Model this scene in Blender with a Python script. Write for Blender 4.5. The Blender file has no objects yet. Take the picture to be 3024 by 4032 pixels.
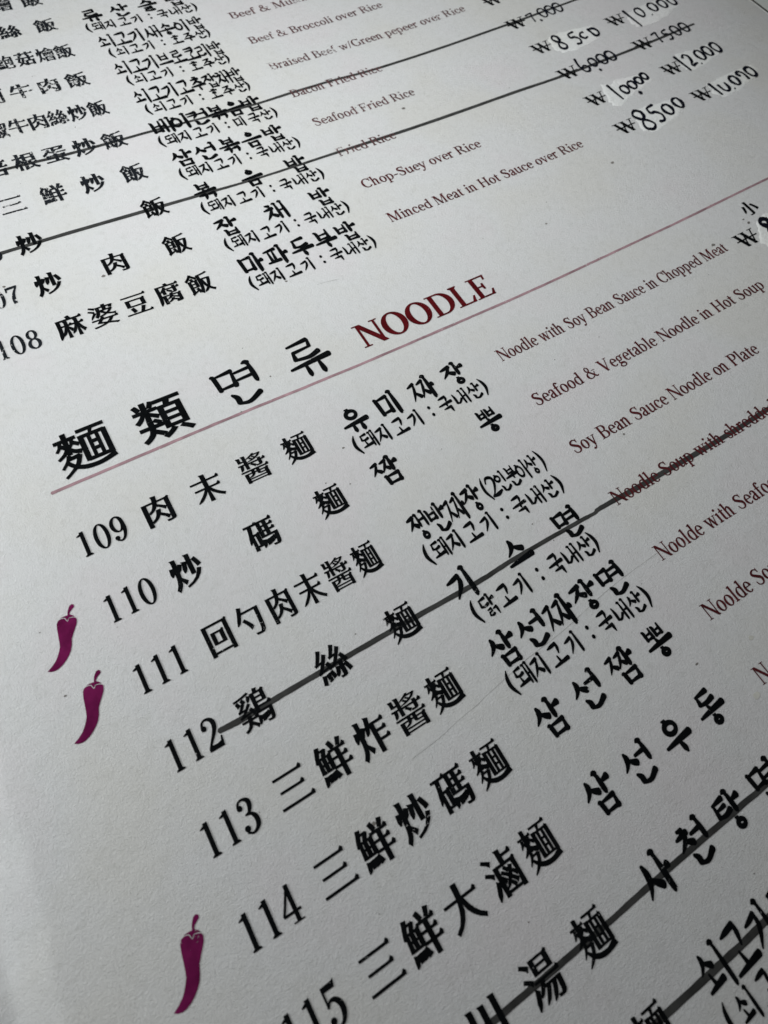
import bpy, math, random
import numpy as np
from mathutils import Vector, Matrix, geometry

# ------------------------------------------------------------------ camera, light, exposure
# one unit of the scene = one centimetre (one line of the menu)
scene = bpy.context.scene
scene.unit_settings.system = 'METRIC'
scene.unit_settings.scale_length = 0.01
COL = scene.collection

CAM_ROT = np.array([[0.85449834, -0.5106309, 0.09533454],
                    [-0.43507624, -0.8038094, -0.40570816],
                    [0.28379792, 0.30519915, -0.90901717]])
CAM_T = np.array([-3.97126881, 0.62371733, 7.38911108])
cam_data = bpy.data.cameras.new('camera')
cam = bpy.data.objects.new('camera', cam_data)
COL.objects.link(cam)
cpos = -CAM_ROT.T @ CAM_T
m = Matrix.Identity(4)
for r in range(3):
    m[r][0] = CAM_ROT[0][r]; m[r][1] = -CAM_ROT[1][r]; m[r][2] = -CAM_ROT[2][r]; m[r][3] = cpos[r]
cam.matrix_world = m
cam_data.sensor_fit = 'VERTICAL'
cam_data.sensor_height = 36.0
cam_data.lens = 2220.5 / 4032 * 36
cam_data.clip_start = 0.05
cam_data.clip_end = 500
cam_data.dof.use_dof = True
cam_data.dof.focus_distance = 8.6
cam_data.dof.aperture_fstop = 0.33
scene.camera = cam

world = bpy.data.worlds.new('World')
scene.world = world
world.use_nodes = True
world.node_tree.nodes['Background'].inputs[0].default_value = (1.0, 0.97, 0.95, 1)
world.node_tree.nodes['Background'].inputs[1].default_value = 0.075

def area_lamp(name, loc, target, size, power, color):
    d = bpy.data.lights.new(name, 'AREA')
    d.shape = 'RECTANGLE'; d.size = size[0]; d.size_y = size[1]
    d.energy = power; d.color = color
    o = bpy.data.objects.new(name, d); COL.objects.link(o)
    o.location = loc
    o.rotation_euler = (Vector(target) - Vector(loc)).to_track_quat('-Z', 'Y').to_euler()
    return o
area_lamp('window_light', (2.8, 6.0, 14.5), (8.0, 10.5, 0.0), (3.0, 3.0), 2020, (0.965, 1.0, 0.995))
area_lamp('side_fill_light', (-10.0, 3.5, 5.0), (-3.5, -1.5, 0.0), (2.5, 2.5), 820, (0.96, 1.0, 1.0))  # added low fill lamp, not a window: lifts the fold strip and paper grain

scene.view_settings.view_transform = 'Standard'
scene.view_settings.look = 'None'
scene.view_settings.exposure = 0.0
scene.view_settings.gamma = 1.0
scene.cycles.use_denoising = True

# ------------------------------------------------------------------ materials
def mat(name):
    m = bpy.data.materials.new(name); m.use_nodes = True
    nt = m.node_tree; b = nt.nodes['Principled BSDF']
    return m, nt, b
def node(nt, t, **kw):
    n = nt.nodes.new(t)
    for k, v in kw.items(): setattr(n, k, v)
    return n
def noise(nt, scale, detail=3, rough=0.5, vec=None, dist=0.0):
    n = node(nt, 'ShaderNodeTexNoise')
    n.inputs['Scale'].default_value = scale; n.inputs['Detail'].default_value = detail
    n.inputs['Roughness'].default_value = rough; n.inputs['Distortion'].default_value = dist
    if vec is not None: nt.links.new(vec, n.inputs['Vector'])
    return n
def ramp(nt, fac, stops):
    r = node(nt, 'ShaderNodeValToRGB')
    e = r.color_ramp.elements
    while len(e) < len(stops): e.new(0.5)
    for q, (p, c) in zip(e, stops): q.position = p; q.color = c
    nt.links.new(fac, r.inputs[0])
    return r
def math_node(nt, op, a, b):
    n = node(nt, 'ShaderNodeMath', operation=op)
    for i, v in enumerate((a, b)):
        if isinstance(v, (int, float)): n.inputs[i].default_value = v
        else: nt.links.new(v, n.inputs[i])
    return n.outputs[0]
def coords(nt, scale=(1, 1, 1), rot=0.0):
    g = node(nt, 'ShaderNodeNewGeometry')
    mp = node(nt, 'ShaderNodeMapping')
    mp.inputs['Scale'].default_value = scale
    mp.inputs['Rotation'].default_value = (0, 0, rot)
    nt.links.new(g.outputs['Position'], mp.inputs['Vector'])
    return mp.outputs[0]

def paper_material(name, base, strength, sx=1.0):
    m, nt, b = mat(name)
    v = coords(nt)
    vf = coords(nt, (1.0, 2.3, 1.0), 0.5)
    vg = coords(nt, (2.4, 1.0, 1.0), 0.25)
    f1 = noise(nt, 27 * sx, 5, 0.68, vf, 0.7)
    f2 = noise(nt, 21 * sx, 5, 0.68, vg, 0.7)
    f3 = noise(nt, 3.2, 2, 0.5, v)
    fib = math_node(nt, 'ADD', f1.outputs[0], f2.outputs[0])
    h = math_node(nt, 'ADD', math_node(nt, 'MULTIPLY', fib, 0.5), math_node(nt, 'MULTIPLY', f3.outputs[0], 0.5))
    bp = node(nt, 'ShaderNodeBump')
    bp.inputs['Strength'].default_value = strength
    bp.inputs['Distance'].default_value = 0.030
    nt.links.new(h, bp.inputs['Height'])
    nt.links.new(bp.outputs[0], b.inputs['Normal'])
    blot = noise(nt, 0.42, 3, 0.55, v)
    c1 = tuple(x * y for x, y in zip(base, (1.0, 1.0, 1.0))) + (1,)
    c2 = tuple(x * y for x, y in zip(base, (0.985, 0.975, 0.945))) + (1,)
    c3 = tuple(x * y for x, y in zip(base, (1.01, 0.98, 0.99))) + (1,)
    r = ramp(nt, blot.outputs[0], [(0.36, c2), (0.52, c1), (0.66, c3)])
    sp = noise(nt, 9.0, 4, 0.7, v)
    rs = ramp(nt, sp.outputs[0], [(0.30, (0.93, 0.93, 0.92, 1)), (0.5, (1, 1, 1, 1))])
    mx = node(nt, 'ShaderNodeMix', data_type='RGBA', blend_type='MULTIPLY')
    mx.inputs[0].default_value = 1.0
    nt.links.new(r.outputs[0], mx.inputs[6]); nt.links.new(rs.outputs[0], mx.inputs[7])
    nt.links.new(mx.outputs[2], b.inputs['Base Color'])
    b.inputs['Roughness'].default_value = 0.62
    b.inputs['Specular IOR Level'].default_value = 0.25
    return m

def ink_material(name, color, wear=0.0, rough=0.8, scale=26.0, fade=None, spec=0.3):
    """printed ink; wear = how much of it has rubbed off the paper fibres"""
    m, nt, b = mat(name)
    v = coords(nt)
    n1 = noise(nt, 4.0, 3, 0.6, v)
    c2 = tuple(min(1, x * 1.8 + 0.002) for x in color)
    r = ramp(nt, n1.outputs[0], [(0.35, color + (1,)), (0.75, c2 + (1,))])
    nt.links.new(r.outputs[0], b.inputs['Base Color'])
    b.inputs['Roughness'].default_value = rough
    b.inputs['Specular IOR Level'].default_value = spec*.12
    if wear > 0:
        fine = noise(nt, scale, 4, 0.65, v)
        big = noise(nt, 1.3, 2, 0.5, v)
        s = math_node(nt, 'ADD', math_node(nt, 'MULTIPLY', fine.outputs[0], 0.75), math_node(nt, 'MULTIPLY', big.outputs[0], 0.35))
        th = 0.72 - wear * 0.2
        rr = ramp(nt, s, [(th, (0, 0, 0, 1)), (th + 0.035, (1, 1, 1, 1))])
        tr = node(nt, 'ShaderNodeBsdfTransparent')
        mix = node(nt, 'ShaderNodeMixShader')
        nt.links.new(rr.outputs[0], mix.inputs[0])
        nt.links.new(b.outputs[0], mix.inputs[1]); nt.links.new(tr.outputs[0], mix.inputs[2])
        nt.links.new(mix.outputs[0], nt.nodes['Material Output'].inputs['Surface'])
    return m

M_PAPER = paper_material('menu_paper', (0.783, 0.785, 0.790), 0.80)
M_TABLE = paper_material('tabletop_sheet', (0.80, 0.84, 0.83), 0.3, 0.7)
M_EDGE = ink_material('page_edge_strip', (0.035, 0.034, 0.028))
M_BLACK = ink_material('black_print', (0.0022, 0.0028, 0.0034), wear=0.12)
M_WORN = ink_material('worn_black_print', (0.010, 0.012, 0.015), wear=0.52, scale=20.0)
M_MAROON = ink_material('maroon_print', (0.068, 0.012, 0.014), wear=0.10)
M_MAROON_W = ink_material('worn_maroon_print', (0.10, 0.050, 0.052), wear=0.50, scale=18.0)
M_RED = ink_material('dark_red_print', (0.075, 0.004, 0.006), wear=0.05)
M_RULE = ink_material('mauve_rule_print', (0.29, 0.185, 0.205), wear=0.22)
M_CHILLI = ink_material('magenta_print', (0.112, 0.006, 0.050), wear=0.06)
M_STRIKE = ink_material('felt_pen_strike', (0.040, 0.040, 0.039), scale=9.0)
M_PEN = ink_material('felt_pen_ink', (0.004, 0.005, 0.010))
M_SPECK = ink_material('grey_specks', (0.16, 0.15, 0.14))
M_SCRATCH = ink_material('scratch_grey', (0.42, 0.42, 0.41))
M_STAIN = ink_material('faint_stain', (0.47, 0.465, 0.43))
M_FLUID = paper_material('correction_fluid', (0.93, 0.94, 0.935), 0.7, 0.5)

# ------------------------------------------------------------------ the sheet: u runs along the lines, v down the page
SC = [0.08307446, 0.02639518, 0.03100527, 0.08783521, 0.00062282, 0.01525018, 0.00773472, -0.03067825]
U_EDGE = 18.81
def surf(u, v):
    u = np.asarray(u, float); v = np.asarray(v, float)
    a = (np.clip(u, -3, 19.2) - 4.5) / 5; b = np.clip(v, -14, 9.5) / 6
    z = SC[0]*a*a + SC[1]*a*b + SC[2]*b*b + SC[3]*a**3 + SC[4]*a*a*b + SC[5]*a*b*b + SC[6]*b**3 + SC[7]*a**4
    # the fold by the spine
    f = -1.63 - 0.06 * (v - 2.4) + 0.03 * np.sin(v * 2.3) + 0.02 * np.sin(v * 7.1 + 1)
    d = f - u
    sp = np.log1p(np.exp(np.clip(d / 0.022, -30, 30))) * 0.022
    z = z + FOLD * sp
    f2 = -2.25 - 0.04 * (v - 3.8) + 0.03 * np.sin(v * 3.1 + 2)
    d2 = f2 - u
    z = z - 1.9 * FOLD * np.log1p(np.exp(np.clip(d2 / 0.03, -30, 30))) * 0.03
    return z
FOLD = -0.32

def link(o, parent=None):
    COL.objects.link(o)
    if parent is not None: o.parent = parent
    return o
def mesh_obj(name, verts, faces, material, parent=None, smooth=False):
    me = bpy.data.meshes.new(name)
    me.from_pydata([tuple(map(float, v)) for v in verts], [], [tuple(map(int, f)) for f in faces])
    me.materials.append(material)
    if smooth: me.polygons.foreach_set('use_smooth', [True] * len(me.polygons))
    me.update()
    return link(bpy.data.objects.new(name, me), parent)
def empty(name, u, v, parent=None):
    o = bpy.data.objects.new(name, None); o.empty_display_size = 0.2
    o.location = (0, 0, 0)
    return link(o, parent)

# ------------------------------------------------------------------ 2-D shapes -> triangles
def area2(P):
    return sum(P[i-1][0]*P[i][1] - P[i][0]*P[i-1][1] for i in range(len(P)))
def ccw(P): return P if area2(P) > 0 else P[::-1]
def fill(contours):
    """union of oriented outlines (outer ccw, holes cw), non-zero rule"""
    vs, es = [], []
    for c in contours:
        n0 = len(vs); n = len(c)
        vs += [Vector((float(x), float(y))) for x, y in c]
        es += [(n0 + i, n0 + (i + 1) % n) for i in range(n)]
    co, _, tris, *_ = geometry.delaunay_2d_cdt(vs, es, [], 0, 1e-6)
    co = np.array([tuple(c) for c in co]); tris = np.array([tuple(t) for t in tris if len(t) == 3])
    cen = co[tris].mean(1)
    w = np.zeros(len(cen), int)
    for c in contours:
        A = np.array(c, float); B = np.roll(A, -1, 0)
        ay = A[:, 1][None]; by = B[:, 1][None]; py = cen[:, 1][:, None]; px = cen[:, 0][:, None]
        cr = (B[:, 0]-A[:, 0])[None]*(py-ay) - (px-A[:, 0][None])*(by-ay)
        w += ((ay <= py) & (by > py) & (cr > 0)).sum(1) - ((ay > py) & (by <= py) & (cr < 0)).sum(1)
    tris = tris[w != 0]
    P = co[tris]
    ar = (P[:, 1, 0]-P[:, 0, 0])*(P[:, 2, 1]-P[:, 0, 1]) - (P[:, 2, 0]-P[:, 0, 0])*(P[:, 1, 1]-P[:, 0, 1])
    flip = ar < 0
    tris[flip] = tris[flip][:, ::-1]
    tris = tris[np.abs(ar) > 1e-12]
    used = np.unique(tris); remap = -np.ones(len(co), int); remap[used] = np.arange(len(used))
    return co[used], remap[tris]

def spline(pts, per=5):
    """Catmull-Rom through (x, y, w)"""
    P = [np.array(p, float) for p in pts]
    if len(P) == 2:
        return [P[0] + (P[1]-P[0])*t for t in (0, 0.33, 0.67, 1)]
    P = [2*P[0]-P[1]] + P + [2*P[-1]-P[-2]]
    out = []
    for i in range(1, len(P)-2):
        a, b, c, d = P[i-1:i+3]
        for k in range(per):
            t = k/per
            out.append(0.5*((2*b)+(c-a)*t+(2*a-5*b+4*c-d)*t*t+(3*b-a-3*c+d)*t**3))
    out.append(P[-2])
    return out
def ribbon(pts, cap=0.5, per=5):
    """closed ccw outline of a stroke through (x, y, width); cap = roundness of its ends"""
    C = spline(pts, per)
    X = np.array([c[:2] for c in C]); W = np.maximum(np.array([c[2] for c in C]), 1e-3)/2
    T = np.gradient(X, axis=0); T /= np.linalg.norm(T, axis=1)[:, None] + 1e-9
    N = np.stack([-T[:, 1], T[:, 0]], 1)
    Lf = X + N*W[:, None]; Rt = X - N*W[:, None]
    out = [tuple(p) for p in Rt]
    if cap > 0:
        for s in (-0.6, 0, 0.6):
            out.append(tuple(X[-1] + T[-1]*W[-1]*cap*math.sqrt(1-s*s)*1.2 + N[-1]*W[-1]*s))
    out += [tuple(p) for p in Lf[::-1]]
    if cap > 0:
        for s in (0.6, 0, -0.6):
            out.append(tuple(X[0] - T[0]*W[0]*cap*math.sqrt(1-s*s)*1.2 + N[0]*W[0]*s))
    return ccw(out)
def ring(cx, cy, rx, ry, tx, ty, n=22, wob=0.0):
    o = [(cx+rx*math.cos(2*math.pi*i/n), cy+ry*math.sin(2*math.pi*i/n)) for i in range(n)]
    k = [(cx+(rx-tx)*math.cos(2*math.pi*i/n)+wob*tx, cy+(ry-ty)*math.sin(2*math.pi*i/n)) for i in range(n)]
    return [o, k[::-1]]
def arc(cx, cy, rx, ry, tx, ty, a0, a1, n=16):
    A = [math.radians(a0+(a1-a0)*i/n) for i in range(n+1)]
    o = [(cx+rx*math.cos(a), cy+ry*math.sin(a)) for a in A]
    k = [(cx+(rx-tx)*math.cos(a), cy+(ry-ty)*math.sin(a)) for a in A]
    return [ccw(o+k[::-1])]
def disc(cx, cy, r, n=12): return [[(cx+r*math.cos(2*math.pi*i/n), cy+r*math.sin(2*math.pi*i/n)) for i in range(n)]]
def rect(x0, y0, x1, y1): return [[(x0, y0), (x1, y0), (x1, y1), (x0, y1)]]
def poly(*p): return [ccw(list(p))]
def S(*p): return [ribbon(p, 0.5, 4)]

# ------------------------------------------------------------------ a book serif for latin text and figures (cap height 662)
def stem(x, y0, y1, w=92, bot=True, top=None):
    g = rect(x, y0, x+w, y1)
    o = 52
    if bot: g += poly((x-o, y0), (x+w+o, y0), (x+w+o, y0+17), (x+w, y0+50), (x, y0+50), (x-o, y0+17))
    if top == 's': g += poly((x-o, y1), (x+w+o, y1), (x+w+o, y1-17), (x+w, y1-50), (x, y1-50), (x-o, y1-17))
    if top == 'f': g += poly((x+w, y1+8), (x-60, y1-38), (x-60, y1-54), (x, y1-70), (x+w, y1-60))
    return g
def ln(x0, y0, x1, y1, w): return poly((x0, y0), (x0+w, y0), (x1+w, y1), (x1, y1))
def sf(x, y, w, up=False):
    return rect(x, y-18 if up else y, x+w, y if up else y+18)
def arch(x):
    return [ribbon([(x, 320, 26), (x+75, 418, 42), (x+155, 440, 62), (x+212, 350, 88), (x+216, 200, 90), (x+216, 20, 90)], 0, 4)]
LATIN = {
 'a': (430, S((82, 345, 74), (100, 410, 52), (185, 450, 36), (262, 425, 62), (296, 340, 86), (298, 60, 88), (345, 18, 44), (410, 40, 22)) + S((290, 275, 24), (170, 215, 46), (78, 150, 84), (82, 62, 78), (150, 18, 46), (225, 35, 38), (300, 95, 26))),
 'b': (490, stem(60, 20, 683, 86, False, 'f') + arc(235, 222, 205, 232, 92, 28, -150, 150) + poly((60, 60), (150, 8), (150, 60))),
 'c': (420, arc(225, 222, 200, 232, 92, 28, 42, 322) + disc(348, 350, 46)),
 'd': (500, arc(240, 222, 205, 232, 92, 28, 30, 330) + stem(340, 30, 683, 86, False, 'f') + poly((340, 0), (475, 22), (475, 38), (426, 50), (340, 60))),
 'e': (430, arc(225, 222, 200, 232, 90, 28, 6, 318) + rect(60, 236, 422, 264)),
 'f': (320, stem(95, 0, 540, 86) + S((138, 500, 86), (160, 620, 70), (240, 668, 36), (300, 645, 30)) + disc(300, 622, 42) + rect(20, 412, 290, 440)),
 'g': (480, ring(215, 300, 158, 152, 74, 26) + ring(225, -92, 200, 112, 62, 34) + S((130, 170, 24), (85, 100, 52), (140, 45, 66), (300, 30, 66), (390, -30, 56)) + S((320, 405, 24), (380, 430, 38), (440, 425, 42))),
 'h': (510, stem(58, 0, 683, 86, True, 'f') + arch(130) + sf(290, 0, 200)),
 'i': (270, stem(92, 0, 440, 88, True, 'f') + disc(132, 605, 54)),
 'k': (510, stem(58, 0, 683, 86, True, 'f') + ln(300, 0, 130, 270, 96) + ln(120, 200, 330, 430, 40) + sf(250, 450, 190, True) + sf(270, 0, 210)),
 'l': (265, stem(90, 0, 683, 88, True, 'f')),
 'm': (790, stem(58, 0, 440, 86, True, 'f') + arch(130) + arch(410) + sf(290, 0, 190) + sf(570, 0, 200)),
 'n': (510, stem(58, 0, 440, 86, True, 'f') + arch(130) + sf(290, 0, 200)),
 'o': (475, ring(235, 222, 208, 234, 96, 28)),
 'p': (500, stem(60, -212, 440, 86, True, 'f') + arc(240, 222, 210, 232, 92, 28, -150, 150)),
 'r': (355, stem(60, 0, 440, 88, True, 'f') + S((140, 310, 24), (190, 400, 44), (260, 436, 58)) + disc(290, 402, 48)),
 's': (370, S((308, 345, 30), (280, 415, 30), (190, 440, 34), (92, 385, 70), (110, 295, 84), (215, 220, 88), (300, 130, 84), (285, 45, 56), (185, 8, 32), (85, 40, 28), (52, 130, 26))),
 't': (300, S((140, 560, 40), (135, 400, 88), (134, 90, 88), (175, 20, 52), (265, 35, 24)) + rect(20, 412, 270, 442)),
 'u': (505, S((105, 440, 88), (104, 150, 88), (135, 40, 74), (215, 12, 44), (350, 90, 26)) + poly((30, 425), (60, 442), (148, 448), (148, 400), (60, 410)) + stem(335, 20, 440, 88, False, 'f') + poly((335, 0), (480, 22), (480, 36), (423, 46), (335, 60))),
 'v': (480, ln(200, 0, 30, 440, 92) + ln(208, 0, 378, 440, 36) + sf(-5, 450, 190, True) + sf(310, 450, 165, True)),
 'w': (700, ln(190, 0, 30, 440, 90) + ln(200, 0, 320, 440, 36) + ln(440, 0, 300, 440, 90) + ln(452, 0, 592, 440, 36) + sf(-5, 450, 190, True) + sf(240, 450, 190, True) + sf(530, 450, 160, True)),
 'y': (480, ln(210, 0, 30, 440, 92) + S((400, 440, 38), (270, 60, 42), (190, -130, 44), (110, -195, 40)) + disc(80, -165, 44) + sf(-5, 450, 190, True) + sf(310, 450, 165, True)),
 'B': (620, stem(100, 0, 662, 100, False) + sf(20, 0, 200) + sf(20, 662, 200, True) + rect(180, 634, 330, 662) + rect(180, 330, 350, 358) + rect(180, 0, 360, 28) + arc(320, 496, 205, 166, 100, 28, -90, 90) + arc(345, 178, 235, 178, 106, 28, -90, 90)),
 'C': (650, arc(350, 330, 320, 345, 108, 30, 42, 318, 22) + ln(560, 440, 575, 672, 22) + poly((588, 560), (600, 440), (575, 440), (540, 540))),
 'D': (710, stem(100, 0, 662, 100, False) + sf(20, 0, 200) + sf(20, 662, 200, True) + rect(180, 634, 340, 662) + rect(180, 0, 340, 28) + arc(330, 331, 345, 331, 112, 28, -90, 90)),
 'E': (600, stem(100, 0, 662, 100, False) + sf(20, 0, 200) + sf(20, 662, 200, True) + rect(180, 632, 520, 662) + rect(180, 325, 390, 352) + rect(180, 0, 540, 30) + poly((520, 662), (500, 520), (524, 520), (545, 662)) + poly((530, 0), (575, 165), (550, 165), (470, 20)) + poly((370, 430), (392, 430), (392, 245), (370, 245), (350, 335))),
 'F': (560, stem(100, 0, 662, 100) + sf(20, 662, 200, True) + rect(180, 632, 510, 662) + rect(180, 325, 390, 352) + poly((510, 662), (495, 520), (519, 520), (535, 662)) + poly((370, 430), (392, 430), (392, 245), (370, 245), (350, 335))),
 'G': (710, arc(350, 330, 320, 345, 108, 30, 42, 320, 22) + ln(560, 440, 575, 672, 22) + stem(540, 40, 290, 92, False, 's')),
 'H': (710, stem(100, 0, 662, 98, True, 's') + stem(510, 0, 662, 98, True, 's') + rect(180, 325, 520, 354)),
 'L': (590, stem(100, 0, 662, 100, False, 's') + sf(20, 0, 200) + rect(180, 0, 530, 30) + poly((520, 0), (570, 185), (545, 185), (455, 20))),
 'M': (880, ln(105, 0, 105, 662, 34) + ln(390, 0, 110, 662, 112) + ln(400, 0, 660, 662, 36) + stem(655, 0, 662, 98, True) + sf(30, 0, 190) + sf(20, 662, 190, True) + sf(640, 662, 190, True)),
 'N': (720, ln(110, 0, 110, 662, 36) + ln(560, -12, 90, 662, 122) + ln(585, 0, 585, 662, 36) + sf(30, 0, 190) + sf(15, 662, 160, True) + sf(505, 662, 190, True)),
 'O': (715, ring(355, 331, 325, 345, 112, 30, 32)),
 'P': (560, stem(100, 0, 662, 100) + sf(20, 662, 200, True) + rect(180, 634, 320, 662) + rect(180, 298, 320, 326) + arc(320, 480, 215, 182, 104, 28, -90, 90)),
 'R': (660, stem(100, 0, 662, 100) + sf(20, 662, 200, True) + rect(180, 634, 320, 662) + rect(180, 318, 330, 346) + arc(320, 490, 210, 172, 102, 28, -90, 90) + ln(530, 0, 290, 330, 108) + sf(500, 0, 160)),
 'S': (550, S((455, 490, 24), (430, 590, 34), (300, 650, 40), (140, 590, 84), (120, 480, 98), (270, 370, 110), (410, 270, 110), (440, 150, 96), (370, 45, 60), (240, 12, 34), (110, 70, 30), (75, 190, 24)) + ln(440, 480, 450, 670, 20)),
 'V': (690, ln(300, -10, 60, 662, 114) + ln(310, 0, 560, 662, 40) + sf(-5, 662, 230, True) + sf(480, 662, 200, True)),
 '&': (760, ring(270, 520, 130, 150, 62, 30) + ln(560, 10, 190, 430, 100) + arc(250, 170, 205, 182, 96, 30, 95, 290) + S((320, -2, 34), (480, 90, 40), (600, 300, 36)) + sf(500, 395, 190, True) + S((560, 60, 60), (640, 15, 50), (720, 60, 26))),
 '/': (290, ln(0, -10, 210, 680, 48)),
 '-': (330, rect(30, 200, 290, 252)),
 '1': (500, stem(215, 0, 680, 92, True) + poly((307, 690), (215, 640), (120, 600), (120, 582), (215, 590), (307, 600))),
 '0': (500, ring(250, 338, 205, 350, 84, 24, 28)),
 '2': (500, disc(118, 510, 56) + S((86, 530, 40), (125, 640, 30), (235, 676, 38), (350, 620, 74), (385, 510, 92), (330, 370, 72), (180, 190, 40), (75, 60, 24)) + poly((60, 0), (60, 50), (150, 100), (300, 95), (400, 120), (435, 215), (455, 210), (430, 0))),
 '3': (500, disc(120, 540, 54) + S((84, 560, 36), (130, 655, 28), (245, 678, 38), (350, 620, 76), (365, 520, 88), (300, 400, 50), (200, 365, 26)) + S((210, 368, 26), (320, 350, 46), (400, 250, 88), (390, 110, 88), (290, 20, 50), (190, 2, 34), (95, 50, 30)) + disc(112, 120, 58)),
 '4': (500, ln(290, 0, 290, 690, 84) + S((345, 670, 26), (180, 400, 30), (50, 205, 28)) + rect(40, 172, 460, 212) + sf(200, 0, 250)),
 '5': (500, poly((110, 680), (400, 690), (440, 720), (395, 590), (120, 590)) + ln(112, 330, 112, 680, 28) + S((118, 345, 30), (200, 420, 34), (310, 405, 70), (395, 300, 92), (395, 160, 92), (310, 30, 56), (200, 0, 34), (95, 50, 30)) + disc(112, 120, 56)),
 '6': (500, ring(255, 215, 195, 222, 84, 28) + S((430, 660, 24), (250, 590, 44), (120, 420, 76), (98, 215, 84))),
 '7': (500, poly((70, 680), (440, 680), (440, 650), (420, 600), (110, 600), (85, 500), (62, 500)) + S((420, 630, 30), (300, 430, 56), (235, 220, 92), (230, 20, 96))),
 '8': (500, ring(250, 515, 165, 170, 72, 28) + ring(250, 180, 200, 188, 86, 28)),
 '9': (500, ring(240, 465, 190, 222, 84, 26) + S((392, 465, 84), (395, 260, 78), (320, 70, 50), (210, 5, 34), (110, 50, 30)) + disc(118, 105, 54)),
 'W': (940, ln(250, 0, 60, 662, 112) + ln(262, 0, 410, 500, 36) + ln(560, 0, 370, 662, 112) + ln(575, 0, 790, 662, 38) + sf(-5, 662, 220, True) + sf(300, 662, 220, True) + sf(690, 662, 210, True) + rect(20, 325, 880, 372)),
 ',': (200, disc(80, 20, 46) + S((95, 20, 50), (85, -60, 30), (40, -110, 12))),
}

# ------------------------------------------------------------------ brush hangul, built from its letters
def B(pts, w, cap=0.5): return ribbon([(x, y, w*k*(.62 if i == 0 else 1.12)) for i, (x, y, k) in enumerate(pts)], cap, 4)
JAMO = {
 'ㄱ': [[(0, .80, .7), (.4, .88, .9), (.92, .96, 1.0)], [(.92, .98, 1.0), (.88, .55, 1.0), (.74, .02, .45)]],
 'ㄱv': [[(0, .76, .7), (.4, .82, .8), (.85, .92, .9)], [(.86, .95, .9), (.74, .5, 1.0), (.18, -.02, .35)]],
 'ㄱf': [[(.02, .78, .7), (.5, .84, .8), (.95, .90, 1.0)], [(.95, .92, 1.0), (.88, .5, 1.1), (.90, -.25, .45)]],
 'ㄴ': [[(.06, 1, .8), (.16, .6, 1.0), (.14, .12, 1.0)], [(.14, .12, .9), (.5, .10, .7), (1.0, .38, .9)]],
 'ㄴf': [[(.0, .95, .9), (.14, .6, 1.1), (.14, .18, 1.1)], [(.12, .16, 1.0), (.5, .06, .8), (1.0, .50, 1.1)]],
 'ㄷ': [[(.08, .88, .8), (.9, .98, 1.0)], [(.16, .88, .9), (.12, .12, 1.0)], [(.12, .12, 1.0), (.55, .06, .8), (1.0, .22, 1.0)]],
 'ㅌ': [[(.08, .90, .8), (.9, 1.0, 1.0)], [(.16, .88, .9), (.12, .10, 1.0)], [(.14, .50, .7), (.82, .56, .8)], [(.12, .10, 1.0), (.55, .05, .8), (1.0, .20, 1.0)]],
 'ㄹ': [[(.02, .90, .8), (.82, 1.0, .9)], [(.84, .98, .9), (.78, .58, .8)], [(.80, .58, .8), (.12, .50, .7)], [(.12, .52, .9), (.10, .08, 1.0)], [(.10, .08, 1.0), (.6, .02, .8), (1.0, .18, 1.0)]],
 'ㅁ': [[(.0, .98, .8), (.12, .9, .9), (.18, .0, .9)], [(.05, .90, .6), (.95, .98, .9)], [(.92, 1.0, .9), (.86, .0, 1.0)], [(.16, .08, .8), (.95, .12, .8)]],
 'ㅂ': [[(.02, 1.0, .8), (.16, .8, .9), (.18, .0, .9)], [(.88, 1.04, .9), (.85, .0, 1.0)], [(.16, .52, .6), (.88, .58, .7)], [(.16, .06, .8), (.95, .10, .8)]],
 'ㅅ': [[(.42, 1.0, 1.0), (.46, .66, 1.1), (.30, .3, .8), (.0, -.02, .3)], [(.44, .56, .6), (.70, .30, 1.0), (.95, .12, 1.2)]],
 'ㅇ': 'ring',
 'ㅈ': [[(.04, .84, .8), (.4, .90, .8), (.86, .98, 1.0)], [(.82, .96, .9), (.50, .46, .9), (.0, -.02, .3)], [(.46, .50, .6), (.72, .28, 1.0), (.98, .10, 1.2)]],
 'ㅊ': [[(.34, 1.08, .9), (.68, 1.0, 1.0)], [(.04, .70, .8), (.4, .74, .8), (.88, .80, 1.0)], [(.80, .78, .9), (.50, .38, .9), (.0, -.02, .3)], [(.46, .42, .6), (.72, .24, 1.0), (.98, .08, 1.1)]],
 'ㅋ': [[(0, .88, .8), (.5, .92, .8), (.9, 1.0, 1.0)], [(.9, 1.0, 1.0), (.84, .5, 1.0), (.5, .0, .4)], [(.02, .46, .7), (.8, .56, .8)]],
 'ㅍ': [[(.04, .92, .8), (.95, 1.0, 1.0)], [(.34, .9, .8), (.36, .1, .9)], [(.70, .94, .8), (.64, .1, .9)], [(.0, .06, .9), (1.0, .12, 1.0)]],
 'ㅎ': 'hieut',
}
DOUBLE = {'ㄲ': 'ㄱ', 'ㅃ': 'ㅂ', 'ㅉ': 'ㅈ'}
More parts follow.
